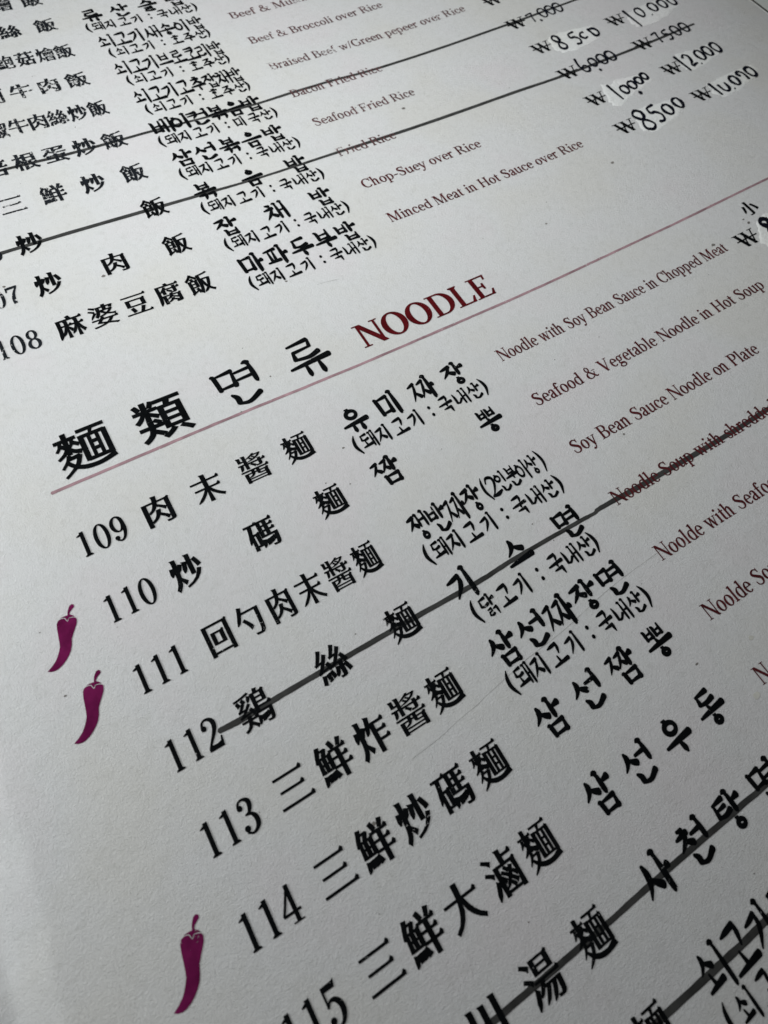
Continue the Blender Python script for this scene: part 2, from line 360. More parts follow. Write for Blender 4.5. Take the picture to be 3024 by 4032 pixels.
def jamo(j, x0, y0, x1, y1, w):
    m = lambda p: (x0+(x1-x0)*p[0], y0+(y1-y0)*p[1], p[2])
    if j in DOUBLE:
        xm = (x0+x1)/2; d = DOUBLE[j]
        return jamo(d, x0-.06, y0, xm-.01, y1, w*.78) + jamo(d, xm+.03, y0, x1+.06, y1, w*.78)
    if j == 'ㄺ':
        xm = (x0+x1)/2
        return jamo('ㄹ', x0, y0, xm, y1, w*.85) + jamo('ㄱf', xm+.03, y0, x1, y1, w*.85)
    if JAMO[j] == 'ring':
        cx, cy = (x0+x1)/2, (y0+y1)/2; rx = (x1-x0)/2; ry = (y1-y0)/2*.96
        rx = min(rx, ry*1.2)
        return ring(cx, cy, rx, ry, w*.95, w*.9, 20, .08) + [B([(cx-rx*.5, y1+.02, .5), (cx-rx*.1, y1-.03, .9)], w)]
    if JAMO[j] == 'hieut':
        g = [B([m((.32, 1.08, .8)), m((.72, 1.02, .9))], w), B([m((.02, .74, .8)), m((.98, .82, .9))], w)]
        return g + ring((x0+x1)/2, y0+(y1-y0)*.26, (x1-x0)*.30, (y1-y0)*.29, w*.85, w*.8, 16)
    return [B([m(p) for p in s], w) for s in JAMO[j]]
def vbar(x, y0, y1, w, flag=True):
    g = [B([(x, y1-.02, 1.05), (x+.01, (y0+y1)/2, 1.0), (x+.015, y0+.06, .9), (x+.03, y0, .35)], w, .4)]
    if flag: g.append(B([(x-.13, y1-.015, .55), (x-.05, y1+.0, .9), (x+.01, y1-.04, 1.1)], w))
    return g
def vowel_v(k, x0, x1, y0, y1, w):
    ym = y0+(y1-y0)*.52; mx = (x0+x1)/2
    if k == 'ㅣ': return vbar(x0+.12, y0, y1, w)
    if k == 'ㅏ': return vbar(x0+.10, y0, y1, w) + [B([(x0+.12, ym, .8), (x1, ym+.05, 1.2)], w)]
    if k == 'ㅓ': return vbar(x1-.05, y0, y1, w) + [B([(x0-.04, ym, 1.0), (x1-.06, ym+.02, .8)], w)]
    if k == 'ㅕ': return vbar(x1-.05, y0, y1, w) + [B([(x0-.04, ym+.10, .9), (x1-.06, ym+.12, .7)], w), B([(x0-.04, ym-.10, .9), (x1-.06, ym-.08, .7)], w)]
    if k == 'ㅐ': return vbar(x0+.06, y0+.06, y1-.04, w*.85) + vbar(x1-.05, y0, y1, w*.9) + [B([(x0+.06, ym, .7), (x1-.06, ym+.02, .7)], w)]
    if k == 'ㅔ': return vbar(x0+.10, y0+.06, y1-.04, w*.85) + vbar(x1-.05, y0, y1, w*.9) + [B([(x0-.08, ym, .9), (x0+.08, ym+.02, .7)], w)]
def vowel_h(k, y0, y1, w, x0=0.0, x1=1.0):
    up = k in 'ㅗ'
    yb = y0+.07 if k == 'ㅗ' else y1-.06
    if k == 'ㅡ': yb = (y0+y1)/2
    bar = B([(x0, yb-.03, .9), (x0+(x1-x0)*.35, yb, .8), (x1, yb+.05, 1.15)], w)
    c = (x0+x1)/2
    if k == 'ㅗ': return [bar, B([(c-.06, y1+.02, .9), (c, yb, 1.0)], w)]
    if k == 'ㅜ': return [bar, B([(c, yb, 1.0), (c+.05, y0+.1, 1.0), (c+.06, y0-.02, .45)], w)]
    if k == 'ㅠ': return [bar, B([(c-.14, yb, .9), (c-.13, y0+.08, .9), (c-.14, y0, .5)], w), B([(c+.18, yb, .9), (c+.20, y0+.06, 1.0), (c+.20, y0-.03, .5)], w)]
    return [bar]
LS = 'ㄱㄲㄴㄷㄸㄹㅁㅂㅃㅅㅆㅇㅈㅉㅊㅋㅌㅍㅎ'
VS = ['ㅏ','ㅐ','ㅑ','ㅒ','ㅓ','ㅔ','ㅕ','ㅖ','ㅗ','ㅘ','ㅙ','ㅚ','ㅛ','ㅜ','ㅝ','ㅞ','ㅟ','ㅠ','ㅡ','ㅢ','ㅣ']
TS = ['','ㄱ','ㄲ','ㄳ','ㄴ','ㄵ','ㄶ','ㄷ','ㄹ','ㄺ','ㄻ','ㄼ','ㄽ','ㄾ','ㄿ','ㅀ','ㅁ','ㅂ','ㅄ','ㅅ','ㅆ','ㅇ','ㅈ','ㅊ','ㅋ','ㅌ','ㅍ','ㅎ']
def hangul(ch, w):
    c = ord(ch)-0xAC00
    l, v, t = LS[c//588], VS[(c % 588)//28], TS[c % 28]
    g = []
    if t: tf = {'ㄱ': 'ㄱf', 'ㄴ': 'ㄴf'}.get(t, t)
    if v in ('ㅗ', 'ㅜ', 'ㅠ', 'ㅡ'):
        if t:
            if v == 'ㅜ' or v == 'ㅠ':
                g += jamo(l, .2, .66, .8, 1.0, w*.95) + vowel_h(v, .38, .60, w*.95) + jamo(tf, .2, .0, .82, .30, w*.95)
            elif t == 'ㄲ':
                g += jamo(l, .2, .66, .8, 1.0, w*.95) + vowel_h(v, .40, .62, w*.95) + jamo('ㄱ', .15, .0, .5, .32, w*.9) + jamo('ㄱ', .52, .0, .9, .32, w*.9)
            else:
                g += jamo(l, .2, .68, .8, 1.0, w*.95) + vowel_h(v, .38, .62, w*.95) + jamo(tf, .24, .0, .76, .32, w*.95)
        else:
            top = .44 if v != 'ㅡ' else .36
            ll = l
            g += jamo(ll, .16, .50, .82, .98, w) + vowel_h(v, .02, .42, w)
    elif v in ('ㅚ', 'ㅙ'):
        g += jamo(l, .06, .58, .56, .94, w*.9) + vowel_h('ㅗ', .16, .50, w*.9, 0, .66)
        if v == 'ㅚ': g += vbar(.88, -.02, 1.0, w*.95)
        else: g += vbar(.74, .06, .95, w*.8) + vbar(.94, -.02, 1.0, w*.85) + [B([(.74, .5, .6), (.94, .52, .6)], w)]
    else:
        two = v in ('ㅐ', 'ㅔ')
        if t:
            xl = .52 if not two else .46
            if l in DOUBLE: xl += .06
            g += jamo({'ㄱ': 'ㄱv'}.get(l, l), .0, .50, xl, .92, w*.92) + vowel_v(v, xl+.04, .96, .42, 1.0, w*.92) + jamo(tf, .24, .0, .86, .33, w*.92)
        else:
            xl = .58 if not two else .50
            if l in DOUBLE: xl += .06
            g += jamo({'ㄱ': 'ㄱv'}.get(l, l), .0, .16, xl, .88, w) + vowel_v(v, xl+.06, .97, -.02, 1.0, w)
    return g
EXTRA = {
 '(': [[(.58, 1.12, .5), (.42, .80, 1.1), (.38, .40, 1.2), (.60, -.08, .5)]],
 ')': [[(.42, 1.12, .5), (.58, .80, 1.1), (.62, .40, 1.2), (.40, -.08, .5)]],
 ':': None,
 '2': [[(.08, .74, 1.1), (.3, .98, .8), (.66, .90, 1.1), (.66, .6, 1.1), (.3, .2, .6), (.05, .04, .6)], [(.05, .04, .8), (.5, .06, 1.2), (.9, .16, .6)]],
}

def dilate(c, dx, dy):
    """thicken an outline (outer ccw grows, hole cw shrinks)"""
    P = np.array(c, float); E = np.roll(P, -1, 0)-P
    L = np.linalg.norm(E, axis=1)[:, None]+1e-9; N = np.stack([E[:, 1], -E[:, 0]], 1)/L
    M = N+np.roll(N, 1, 0); M /= np.maximum(np.linalg.norm(M, axis=1)[:, None], .5)
    return [tuple(q) for q in P+M*np.array([dx, dy])]

# the menu's own form of the noodle character, its last stroke running on underneath
def noodle_char(v, h, block=False):
    tp = (lambda a, b: [a, b]) if block else (lambda a, b: [a, b])
    k = .55 if block else .25; v = v*.88 if block else v; h = h*.84 if block else h
    def seg(*p, cap=.0): return ribbon(p, cap, 4)
    g = [seg((.03, .70, h), (.43, .70, h)), seg((.235, .85, v), (.235, .36, v*.9)),
         seg((.135, .67, v*.7), (.105, .58, v*.6), (.04, .50, v*k)), seg((.13, .61, h), (.21, .53, v*.8)),
         seg((.345, .67, v*.7), (.32, .58, v*.6), (.265, .51, v*k)), seg((.34, .61, h), (.45, .52, v*.8)),
         seg((.225, .50, v*.8), (.15, .41, v*.7), (.02, .33, v*k)), seg((.25, .49, h), (.33, .41, v*.8), (.45, .36, v)),
         seg((.205, .36, v*.8), (.15, .25, v*.6), (.03, .12, v*k)), seg((.17, .285, h), (.39, .295, h*1.1)),
         seg((.385, .31, v*.9), (.30, .13, v*.8), (.17, .02, v*.6), (.03, -.07, v*k)),
         seg((.13, .24, h), (.24, .10, v*.8), (.42, .01, v*.9), (.68, -.01, v*.85), (.97, .055, v*(1.2 if not block else 1.0))),
         seg((.46, .785, h), (.97, .785, h)), seg((.72, .78, v*.8), (.68, .65, v*.5)),
         seg((.505, .68, v), (.505, .10, v)), seg((.50, .645, h), (.93, .645, h)), seg((.92, .67, v), (.92, .09, v)), seg((.5, .13, h), (.93, .13, h)),
         seg((.64, .63, v*.7), (.64, .14, v*.7)), seg((.785, .63, v*.7), (.785, .14, v*.7)), seg((.64, .47, h), (.785, .47, h)), seg((.64, .31, h), (.785, .31, h))]
    if not block:
        g += poly((.84, .79), (.97, .79), (.985, .805), (.93, .86)) + poly((.86, .64), (.93, .60), (.97, .655), (.925, .71)) + poly((.17, .86), (.27, .86), (.20, .78)) + poly((.35, .705), (.43, .69), (.44, .71), (.405, .755))
    return g
HAN = {
    '麵': '352,170 361,170 361,105 352,105;352,196 352,257 361,257 361,196;352,79 361,79 361,15 352,15;296,15 287,15 287,257 296,257;416,15 416,257 424,257 424,15;228,288 228,-38 287,-38 287,-15 424,-15 424,-37 483,-37 483,288 380,288 395,360 493,360 493,391 219,391 219,360 331,360 317,288;69,75 108,44 83,24 51,4 9,-28 15,-38 73,-26 109,-6 136,14 169,-31 213,7 170,44 191,70 213,106 230,147 202,161 192,159 135,159 147,182 132,186 164,188 164,216 214,165 244,209 164,259 164,254 169,249 188,273 214,236 248,274 210,304 220,336 171,346 166,323 157,301 153,287 164,355 240,355 240,381 164,381 164,419 104,419 104,381 14,381 14,355 104,355 104,272 85,250 52,220 12,181 20,173 67,188 97,210 104,216 104,194 93,196 75,158 49,120 19,69 28,59 71,76 94,100 119,133 165,133 156,113 144,91 132,74 99,99;55,346 47,315 36,287 22,248 32,240 61,251 73,265 76,270 91,242 126,281 96,304 105,337;433,286 480,258 496,288 468,306;433,386 495,360 503,396 475,423;180,376 242,355 250,386 222,414',
    '類': '157,179 178,161 194,146 203,126 246,159 224,172 207,186 187,200;188,410 160,349 206,332 241,393;26,391 38,370 46,350 47,328 110,353 96,370 84,391 71,409;306,212 412,212 412,161 306,161;306,136 412,136 412,84 306,84;306,288 412,288 412,237 306,237;300,51 274,27 241,4 204,-31 212,-39 270,-24 308,-2 342,26;370,25 405,0 434,-24 454,-50 502,-16 468,5 437,26 403,48;101,181 101,135 12,135 12,106 100,106 95,81 84,53 59,25 13,-20 20,-29 76,-15 106,4 129,25 141,43 159,29 184,8 204,-19 245,23 210,44 179,67 158,81 163,106 254,106 254,135 164,135 164,181;101,412 101,326 11,326 11,298 92,298 71,271 44,242 14,202 23,193 70,209 98,234 112,258 101,197 163,197 163,243 219,191 253,235 163,284 163,298 252,298 252,326 163,326 163,412;242,315 242,57 477,57 477,315 373,315 390,365 493,365 493,395 227,395 227,365 321,365 310,315;194,130 256,106 264,140 236,168;192,321 254,298 262,331 234,358;87,423 104,387 163,407 161,416;427,313 475,285 490,315 462,333;433,390 496,365 503,400 476,428',
    '肉': '27,342 27,-36 107,-36 107,314 205,314 194,281 177,249 149,219 98,192 108,180 113,169 116,160 168,183 202,201 231,224 251,249 286,227 328,196 366,158 405,204 354,234 306,263 273,283 283,314 394,314 394,10 392,-9 391,-9 404,-7 312,-6 322,-37 380,-37 409,-35 447,-28 467,-15 472,-5 473,6 473,342 290,342 299,415 218,415 210,342;215,199 207,164 191,123 159,83 96,47 106,36 111,25 114,16 168,39 203,58 232,81 251,104 283,79 323,46 356,7 402,53 354,85 308,118 276,140 283,159 290,179 294,199;423,340 471,312 486,342 458,360;204,426 220,390 299,410 296,419',
    '末': '209,416 209,332 10,332 10,303 209,303 209,207 36,207 36,178 197,178 162,134 118,90 69,51 14,1 24,-10 97,15 148,51 197,94 224,133 209,-36 290,-36 274,136 302,96 351,53 403,16 464,-19 472,-6 480,7 492,20 433,52 383,91 338,134 303,178 466,178 466,207 290,207 290,303 492,303 492,332 290,332 290,416;406,202 469,178 476,212 449,240;432,327 495,303 502,337 475,364;195,427 211,391 290,411 288,420',
    '醬': '43,123 43,-38 108,-38 108,-25 391,-25 391,-37 457,-37 457,123 318,123 318,149 492,149 492,173 9,173 9,149 172,149 172,123;108,-6 108,18 391,18 391,-6;108,36 108,103 173,103 162,84 162,82 139,71 96,52 101,45 164,53 195,64 225,90 229,103 259,103 259,89 261,79 269,68 298,59 322,58 395,58 391,58 391,36;231,149 259,149 259,123 231,123;34,412 34,328 124,328 124,297 12,297 12,274 43,274 43,270 43,257 40,242 35,224 28,192 40,185 77,201 93,224 101,248 103,267 103,274 124,274 124,189 187,189 187,419 124,419 124,351 94,351 94,412;318,103 391,103 391,77 391,77 324,77 319,77 320,76 318,91;360,317 360,288 174,288 174,265 234,265 214,248 242,230 261,213 276,189 316,226 291,240 270,254 250,265 360,265 360,223 358,211 359,212 366,213 299,213 309,190 352,190 375,191 401,195 417,204 422,212 423,220 423,265 489,265 489,288 423,288 423,317;319,422 288,404 242,387 179,360 184,354 236,361 267,370 300,382 404,382 390,371 371,359 352,350 304,379 284,364 324,340 300,334 255,365 232,348 263,326 183,307 187,300 282,307 352,323 413,348 462,389 440,402 430,399 337,399 358,413;407,121 454,93 470,123 442,141;432,168 495,149 502,178 475,205;110,430 127,394 187,414 185,423;20,423 37,387 94,407 92,416;429,283 492,265 499,293 472,320',
    '炒': '20,316 17,278 11,237 22,189 42,182 78,220 87,268 90,308;160,339 150,303 138,267 142,222 158,214 194,241 210,278 225,313;226,336 218,284 206,234 212,176 231,166 274,209 290,266 301,322;373,325 395,278 413,230 426,188 495,213 481,255 458,303 435,346;404,179 375,116 330,62 265,20 170,-11 177,-23 182,-35 184,-42 290,-9 366,30 427,84 469,158;296,416 296,115 374,115 374,416;77,414 77,247 75,179 66,114 48,51 7,-12 25,-28 32,-39 46,-60 84,-16 109,19 127,57 124,86 173,9 221,62 148,132 152,173 154,210 154,246 154,414;212,347 229,311 301,317 298,326;282,427 298,391 374,411 371,420;63,425 79,389 154,409 152,418',
    '碼': '253,89 257,58 259,27 260,-4 325,7 324,33 320,66 315,97;308,92 317,64 324,38 329,12 389,31 384,54 374,82 364,107;360,103 375,79 386,58 389,35 450,63 434,82 420,103 405,122;204,112 198,70 190,35 187,-13 202,-22 246,9 262,53 269,96;6,395 6,363 64,363 54,301 40,243 23,191 6,116 18,98 55,133 41,-16 112,-16 112,25 208,25 208,240 112,240 121,276 130,317 137,363 227,363 227,395;112,208 137,208 137,56 112,56;314,291 314,243 283,243 283,291;211,398 211,133 418,133 413,60 409,19 398,-11 413,-4 409,-9 402,-10 336,-7 342,-23 344,-33 344,-38 417,-39 430,-39 442,-38 468,-18 475,-4 484,53 490,148 491,164 386,164 386,214 470,214 470,243 386,243 386,291 470,291 470,319 386,319 386,367 482,367 482,398;314,319 283,319 283,367 314,367;314,214 314,164 283,164 283,214;158,238 206,210 221,240 193,258;167,390 230,363 237,400 210,428;410,238 472,214 480,248 452,275;410,314 472,291 480,324 452,352;422,393 484,367 492,403 464,431',
    '回': '208,254 288,254 288,132 208,132;131,280 131,106 367,106 367,280;20,396 20,-36 101,-36 101,-9 399,-9 399,-36 481,-36 481,396;101,19 101,366 399,366 399,19;317,278 365,250 380,280 352,298;431,394 478,366 494,396 466,414',
    '勺': '128,214 172,164 205,114 225,65 296,106 261,150 221,197 177,242;126,422 106,364 81,306 50,253 24,188 39,177 95,208 127,251 161,310 400,310 394,178 387,90 380,38 361,-5 359,-7 371,-4 361,-6 259,-1 265,-17 267,-29 266,-32 321,-34 351,-34 374,-33 392,-33 408,-31 443,-4 451,10 464,74 473,175 480,323 480,339 176,339 201,404',
    '鷄': '250,93 243,59 235,24 237,-19 250,-26 284,5 295,43 302,78;287,73 291,46 293,18 294,-7 346,0 346,23 342,53 338,80;330,77 337,53 343,30 347,9 396,21 391,42 383,66 375,86;373,84 384,63 393,42 393,21 448,43 435,60 423,80 412,99;102,348 110,328 116,309 115,286 178,314 167,328 159,348 150,366;238,416 170,400 99,389 14,381 21,356 107,363 180,373 253,390;25,337 34,317 40,298 40,275 102,304 91,318 81,338 72,357;212,375 202,351 191,326 192,292 204,286 233,304 247,328 260,354;109,141 106,104 13,104 13,77 102,77 94,51 80,26 55,4 9,-15 18,-26 23,-36 27,-44 73,-28 103,-12 128,7 142,26 159,11 183,-12 201,-40 243,0 210,22 180,47 160,62 163,77 261,77 261,104 168,104 171,141;325,423 310,374 254,374 254,114 425,114 421,51 417,15 407,-11 406,-12 414,-10 408,-11 351,-8 358,-34 421,-35 432,-35 443,-34 464,-17 471,-5 479,45 485,126 486,140 317,140 317,173 494,173 494,199 317,199 317,231 461,231 461,374 371,374 388,412;317,349 398,349 398,314 317,314;317,255 317,291 398,291 398,255;26,128 57,136 106,143 201,153 210,118 270,145 251,170 233,198 213,225 170,206 189,177 102,169 139,194 178,225 221,263 187,290 133,237 90,236 106,249 125,267 146,290 108,316 86,287 67,265 54,252 47,246 42,240 23,232 30,201 52,208 72,211 106,213 68,185 54,175 42,167 19,159;201,99 264,77 271,109 244,136;434,194 496,173 504,204 476,231;411,372 458,344 474,374 446,392',
    '絲': '388,116 408,75 423,35 434,-1 498,22 485,58 467,99 447,137;264,131 254,91 241,54 238,4 255,-4 299,28 318,70 333,118;88,91 94,56 99,19 101,-17 168,-1 165,30 159,68 152,107;31,102 22,61 12,22 -1,-13 61,-34 74,3 86,45 96,88;150,100 162,67 173,35 175,1 247,28 233,55 221,88 208,120;244,136 270,145 294,150 323,153 323,3 322,-9 324,-7 335,-6 275,-5 286,-37 328,-36 347,-35 377,-28 392,-17 392,-18 395,1 396,162 416,164 424,123 495,157 476,190 455,229 431,267 378,243 407,190 319,182 358,222 403,276 447,338 396,371 345,293 311,290 332,317 357,355 381,398 322,424 299,376 278,337 263,314 256,302 251,292 230,279 242,245 268,255 291,259 324,263 281,214 268,197 257,185 232,170;16,114 49,125 94,135 174,148 182,119 244,140 235,171 222,206 207,239 148,222 166,175 96,165 134,207 179,263 222,327 170,359 117,276 84,273 110,307 141,353 171,404 111,429 84,374 57,328 38,300 29,286 23,275 1,261 13,227 39,236 63,241 95,245 54,194 40,177 29,163 4,149',
    '三': '41,368 41,338 461,338 461,368;73,204 73,175 422,175 422,204;12,31 12,0 488,0 488,31;401,363 463,338 471,373 443,400;362,199 424,175 432,209 404,237;428,26 491,0 498,36 471,63',
    '鮮': '183,74 199,40 212,9 215,-24 284,3 268,30 252,63 235,93;131,69 142,38 148,8 153,-20 214,-5 209,22 200,54 189,82;83,71 87,40 88,9 88,-21 153,-12 153,14 150,47 146,78;38,82 32,43 24,9 19,-36 33,-45 72,-25 87,4 96,36 101,66;402,425 392,396 380,364 365,333 404,322 311,322 348,336 338,364 324,396 308,425 249,404 263,373 273,344 280,322 231,322 231,290 321,290 321,223 241,223 241,192 321,192 321,121 225,121 225,89 321,89 321,-39 395,-39 395,89 501,89 501,121 395,121 395,192 480,192 480,223 395,223 395,290 489,290 489,322 427,322 439,342 455,373 471,407;146,346 119,293 96,293 121,346;76,422 62,375 40,322 17,250 31,239 46,236 32,101 255,101 255,293 187,293 197,309 210,333 222,358 190,379 179,375 133,374 145,412;101,184 109,184 109,130 101,130;175,184 185,184 185,130 175,130;101,264 109,264 109,211 101,211;175,264 185,264 185,211 175,211;441,116 503,89 511,126 483,154;420,218 483,192 490,228 463,256;429,317 491,290 499,327 471,354;205,291 253,263 268,293 240,311',
    '炸': '23,319 20,278 13,236 23,187 41,180 77,221 85,268 89,311;156,342 147,304 137,267 141,221 156,214 220,317;246,424 228,355 205,291 189,216 205,204 248,229 267,262 285,306 277,306 277,-39 352,-39 352,90 495,90 495,122 352,122 352,201 490,201 490,234 352,234 352,306 501,306 501,339 298,339 318,409;79,417 79,247 77,179 68,113 49,51 7,-13 25,-28 32,-39 47,-59 83,-17 106,16 124,52 122,80 168,-7 219,48 145,129 150,170 152,208 152,246 153,417;435,117 497,90 505,127 477,155;430,229 493,201 500,239 473,266;441,334 504,306 511,344 484,371;232,435 249,399 318,404 315,413;65,428 82,392 153,412 150,421',
    '大': '209,416 209,377 207,330 202,273 10,273 10,242 198,242 179,174 148,107 98,44 13,-10 26,-23 34,-35 41,-48 133,5 196,63 241,131 251,192 271,122 320,53 380,-1 461,-49 469,-34 477,-21 489,-7 416,40 366,98 327,166 299,242 492,242 492,273 283,273 289,326 291,375 292,416;432,268 495,242 502,278 475,305',
    '滷': '262,231 281,210 293,194 302,168 351,209 330,225 314,239 294,257;189,144 206,122 216,106 225,77 275,121 257,137 243,152 223,172;32,391 74,368 104,347 135,314 170,366 132,386 99,403 56,423;6,256 50,234 80,215 111,184 146,235 107,253 74,270 29,288;36,-25 53,-37 107,11 136,68 163,126 109,168 77,100 48,43;145,286 145,-38 217,-38 217,-17 410,-17 410,-35 483,-35 483,286 345,286 345,337 481,337 481,368 345,368 345,419 270,419 270,286;280,64 296,43 306,25 311,15 217,15 217,254 410,254 424,143 427,149 413,162 393,180 362,152 381,131 393,114 408,89 424,108 410,15 336,15 363,33 350,53 336,70 318,89;213,195 288,134 266,109 238,81 209,38 220,29 270,50 300,77 322,100 338,82 358,59 374,27 423,69 395,93 371,116 353,134 370,157 391,187 410,222 354,239 341,214 326,187 312,167 245,221;433,284 481,256 496,286 468,304;421,363 483,337 491,373 463,401;256,430 272,394 345,414 342,423',
    '湯': '251,310 382,310 382,270 251,270;251,376 382,376 382,336 251,336;177,402 177,243 457,243 457,402;32,391 74,367 103,346 131,313 169,365 131,386 99,403 58,423;6,256 49,234 79,214 108,183 143,234 105,253 73,270 31,289;32,-25 50,-37 103,11 130,67 156,124 101,166 71,99 43,43;130,210 130,180 206,180 186,149 158,114 127,65 138,56 180,68 201,86 228,114 247,114 223,76 190,36 153,-18 165,-28 232,6 276,53 316,114 332,114 313,69 286,25 257,-33 270,-42 323,-16 353,20 379,61 402,114 407,114 401,54 397,20 384,-10 384,-10 396,-7 389,-8 330,-5 337,-21 338,-31 338,-38 406,-38 418,-37 429,-36 456,-18 462,-7 473,44 481,126 483,143 252,143 275,180 500,180 500,210;407,400 454,372 470,402 442,420;440,205 502,180 510,215 482,242',
    '川': '59,389 59,223 57,160 50,100 35,43 1,-14 22,-29 31,-40 50,-62 98,9 125,77 136,149 139,222 139,389;218,368 218,8 298,8 298,368;386,390 386,-36 467,-36 467,390;45,400 61,364 139,384 137,393;204,379 220,343 298,363 295,372;372,401 388,365 467,385 464,394',
    '飯': '453,411 389,392 321,380 233,371 233,215 231,158 226,98 214,39 190,-18 213,-30 222,-39 243,-59 276,13 294,82 302,151 303,214 304,247 268,247 287,175 311,114 337,65 320,41 294,14 262,-29 271,-40 324,-23 354,1 373,21 392,1 423,-23 461,-53 498,-8 452,14 425,42 409,64 430,103 451,153 468,209 480,269 443,280 435,279 304,279 304,350 350,354 413,364 478,382;406,247 394,196 379,148 372,113 364,149 348,198 336,247;156,181 156,136 104,136 104,181;156,207 104,207 104,248 156,248;127,81 144,49 104,32 104,109 225,109 225,274 169,274 147,335 88,315 101,274 33,274 34,39 28,13 33,14 15,-1 22,-15 25,-27 29,-38 33,-52 54,-34 69,-22 105,-4 156,19 166,-25 234,10 215,38 198,71 180,105;111,429 84,387 49,348 -3,309 20,262 68,299 103,329 129,359 152,339 180,312 207,274 247,325 212,352 179,378 157,395 165,408;175,272 223,244 238,274 210,292',
    '麻': '160,314 160,241 85,241 85,210 153,210 139,170 120,128 99,91 79,37 91,24 144,55 171,97 175,134 160,-38 232,-38 217,149 257,75 296,135 232,197 232,210 290,210 290,241 232,241 232,314;338,314 338,241 267,241 267,210 332,210 316,170 294,127 271,89 248,35 259,23 315,56 345,101 353,143 338,-38 411,-38 395,150 399,109 425,61 453,11 506,62 467,105 441,158 420,210 492,210 492,241 411,241 411,314;218,409 238,362 33,362 33,227 32,170 27,109 17,48 13,-29 31,-42 84,21 100,92 107,163 108,227 109,328 493,328 493,362 316,362 306,388 295,409 286,426;230,236 293,210 300,246 273,273;146,325 162,289 232,309 229,318;432,236 494,210 502,246 474,273;324,325 341,289 411,309 408,318;433,357 496,328 503,367 476,394',
    '婆': '12,328 50,309 77,293 105,268 135,310 98,324 70,337 32,354;42,396 135,339 164,380 127,394 99,406 62,422;27,166 38,154 152,259 117,299 80,253 50,218;278,419 278,381 158,381 158,328 157,295 151,261 137,225 105,186 123,174 132,164 146,149 180,182 202,212 217,245 227,282 212,282 239,251 264,230 286,216 263,208 230,199 183,190 199,162 253,173 291,184 327,198 366,182 410,171 467,155 494,195 436,198 397,207 369,216 398,235 429,262 454,298 423,313 414,310 352,309 352,353 404,353 391,327 452,314 482,373 442,383 436,381 352,381 352,419;231,353 278,353 278,309 230,309 230,327;275,282 379,282 368,268 349,251 328,237 306,251 287,269;330,103 317,84 296,62 264,41 171,60 212,103;86,46 221,20 164,7 99,-3 9,-9 22,-39 131,-29 211,-15 278,6 337,-9 390,-25 434,-46 485,-13 428,0 376,15 326,28 350,44 376,67 401,103 490,103 490,132 237,132 251,151 193,171 164,132 12,132 12,103 142,103;430,127 493,103 500,137 473,164',
    '豆': '18,390 18,364 480,364 480,390;106,115 121,81 133,46 141,17 214,39 204,68 188,104 173,134;145,275 346,275 346,174 145,174;64,302 64,147 429,147 429,302;320,133 307,99 289,58 264,9 7,9 7,-18 493,-18 493,9 337,9 394,114;420,385 482,364 490,395 462,423;379,300 426,272 442,302 414,320;433,4 495,-18 503,14 475,41',
    '腐': '230,250 306,196 343,231 256,273;356,338 356,303 212,303 212,276 356,276 356,214 354,201 356,203 367,204 304,205 314,182 358,183 378,183 393,184 422,197 427,205 427,210 428,276 488,276 488,303 428,303 428,338;259,188 254,159 111,159 111,-35 183,-35 183,133 248,133 238,116 214,96 164,68 169,61 228,69 258,81 283,99 312,87 347,71 379,49 411,82 367,96 329,110 306,118 312,133 392,133 392,3 390,-10 392,-8 402,-7 327,-7 337,-34 387,-34 411,-33 429,-32 459,-16 463,-8 463,1 464,159 323,159 327,188;258,80 253,66 238,45 212,27 166,-1 172,-9 230,1 261,14 285,31 370,-15 403,17 310,52 322,80;193,347 171,316 141,285 102,238 111,227 145,233 145,178 216,178 216,292 218,294 232,309 246,329;217,412 233,381 43,381 43,230 41,171 36,107 25,44 20,-35 37,-47 91,17 107,90 115,164 116,230 117,351 493,351 493,381 308,381 282,425;428,298 491,276 498,308 471,336;414,157 461,129 477,159 449,177;433,376 496,351 503,386 476,414',
    '根': '83,419 83,323 6,323 6,290 80,290 61,224 36,158 1,98 37,33 74,95 98,145 99,188 83,-39 155,-39 140,202 163,121 214,181 155,259 155,290 215,290 215,323 155,323 155,419;383,274 383,210 271,210 271,274;383,304 271,304 271,366 383,366;204,-49 232,-35 268,-22 364,5 362,37 271,16 271,179 283,179 311,101 349,40 397,-7 459,-51 498,-2 446,20 416,50 394,79 413,90 444,110 480,137 445,174 415,148 389,127 375,117 367,133 358,157 352,179 458,179 458,397 196,397 196,23 193,0 187,-11 186,-12;155,318 217,290 225,328 197,355;69,430 85,394 155,414 153,423;408,395 455,367 471,397 443,415',
    '蛋': '111,356 97,316 76,279 49,247 3,214 26,167 78,203 114,235 138,265 164,245 208,230 261,222 326,220 485,220 486,226 488,237 495,252 325,252 288,253 288,299 407,299 407,324 288,324 288,367 398,367 375,319 437,303 449,324 464,354 478,387 436,399 429,397 32,396 32,367 212,367 212,265 198,271 174,290 164,305 178,340;132,148 213,148 213,96 132,96;288,148 369,148 369,96 288,96;15,10 17,-25 397,-9 450,-61 494,-18 448,10 405,42 367,68 444,68 444,175 288,175 288,208 213,208 213,175 58,175 58,68 213,68 213,14;322,48 364,18 288,16 288,68 345,68;347,319 409,299 417,329 389,357;394,173 442,145 457,175 429,193',
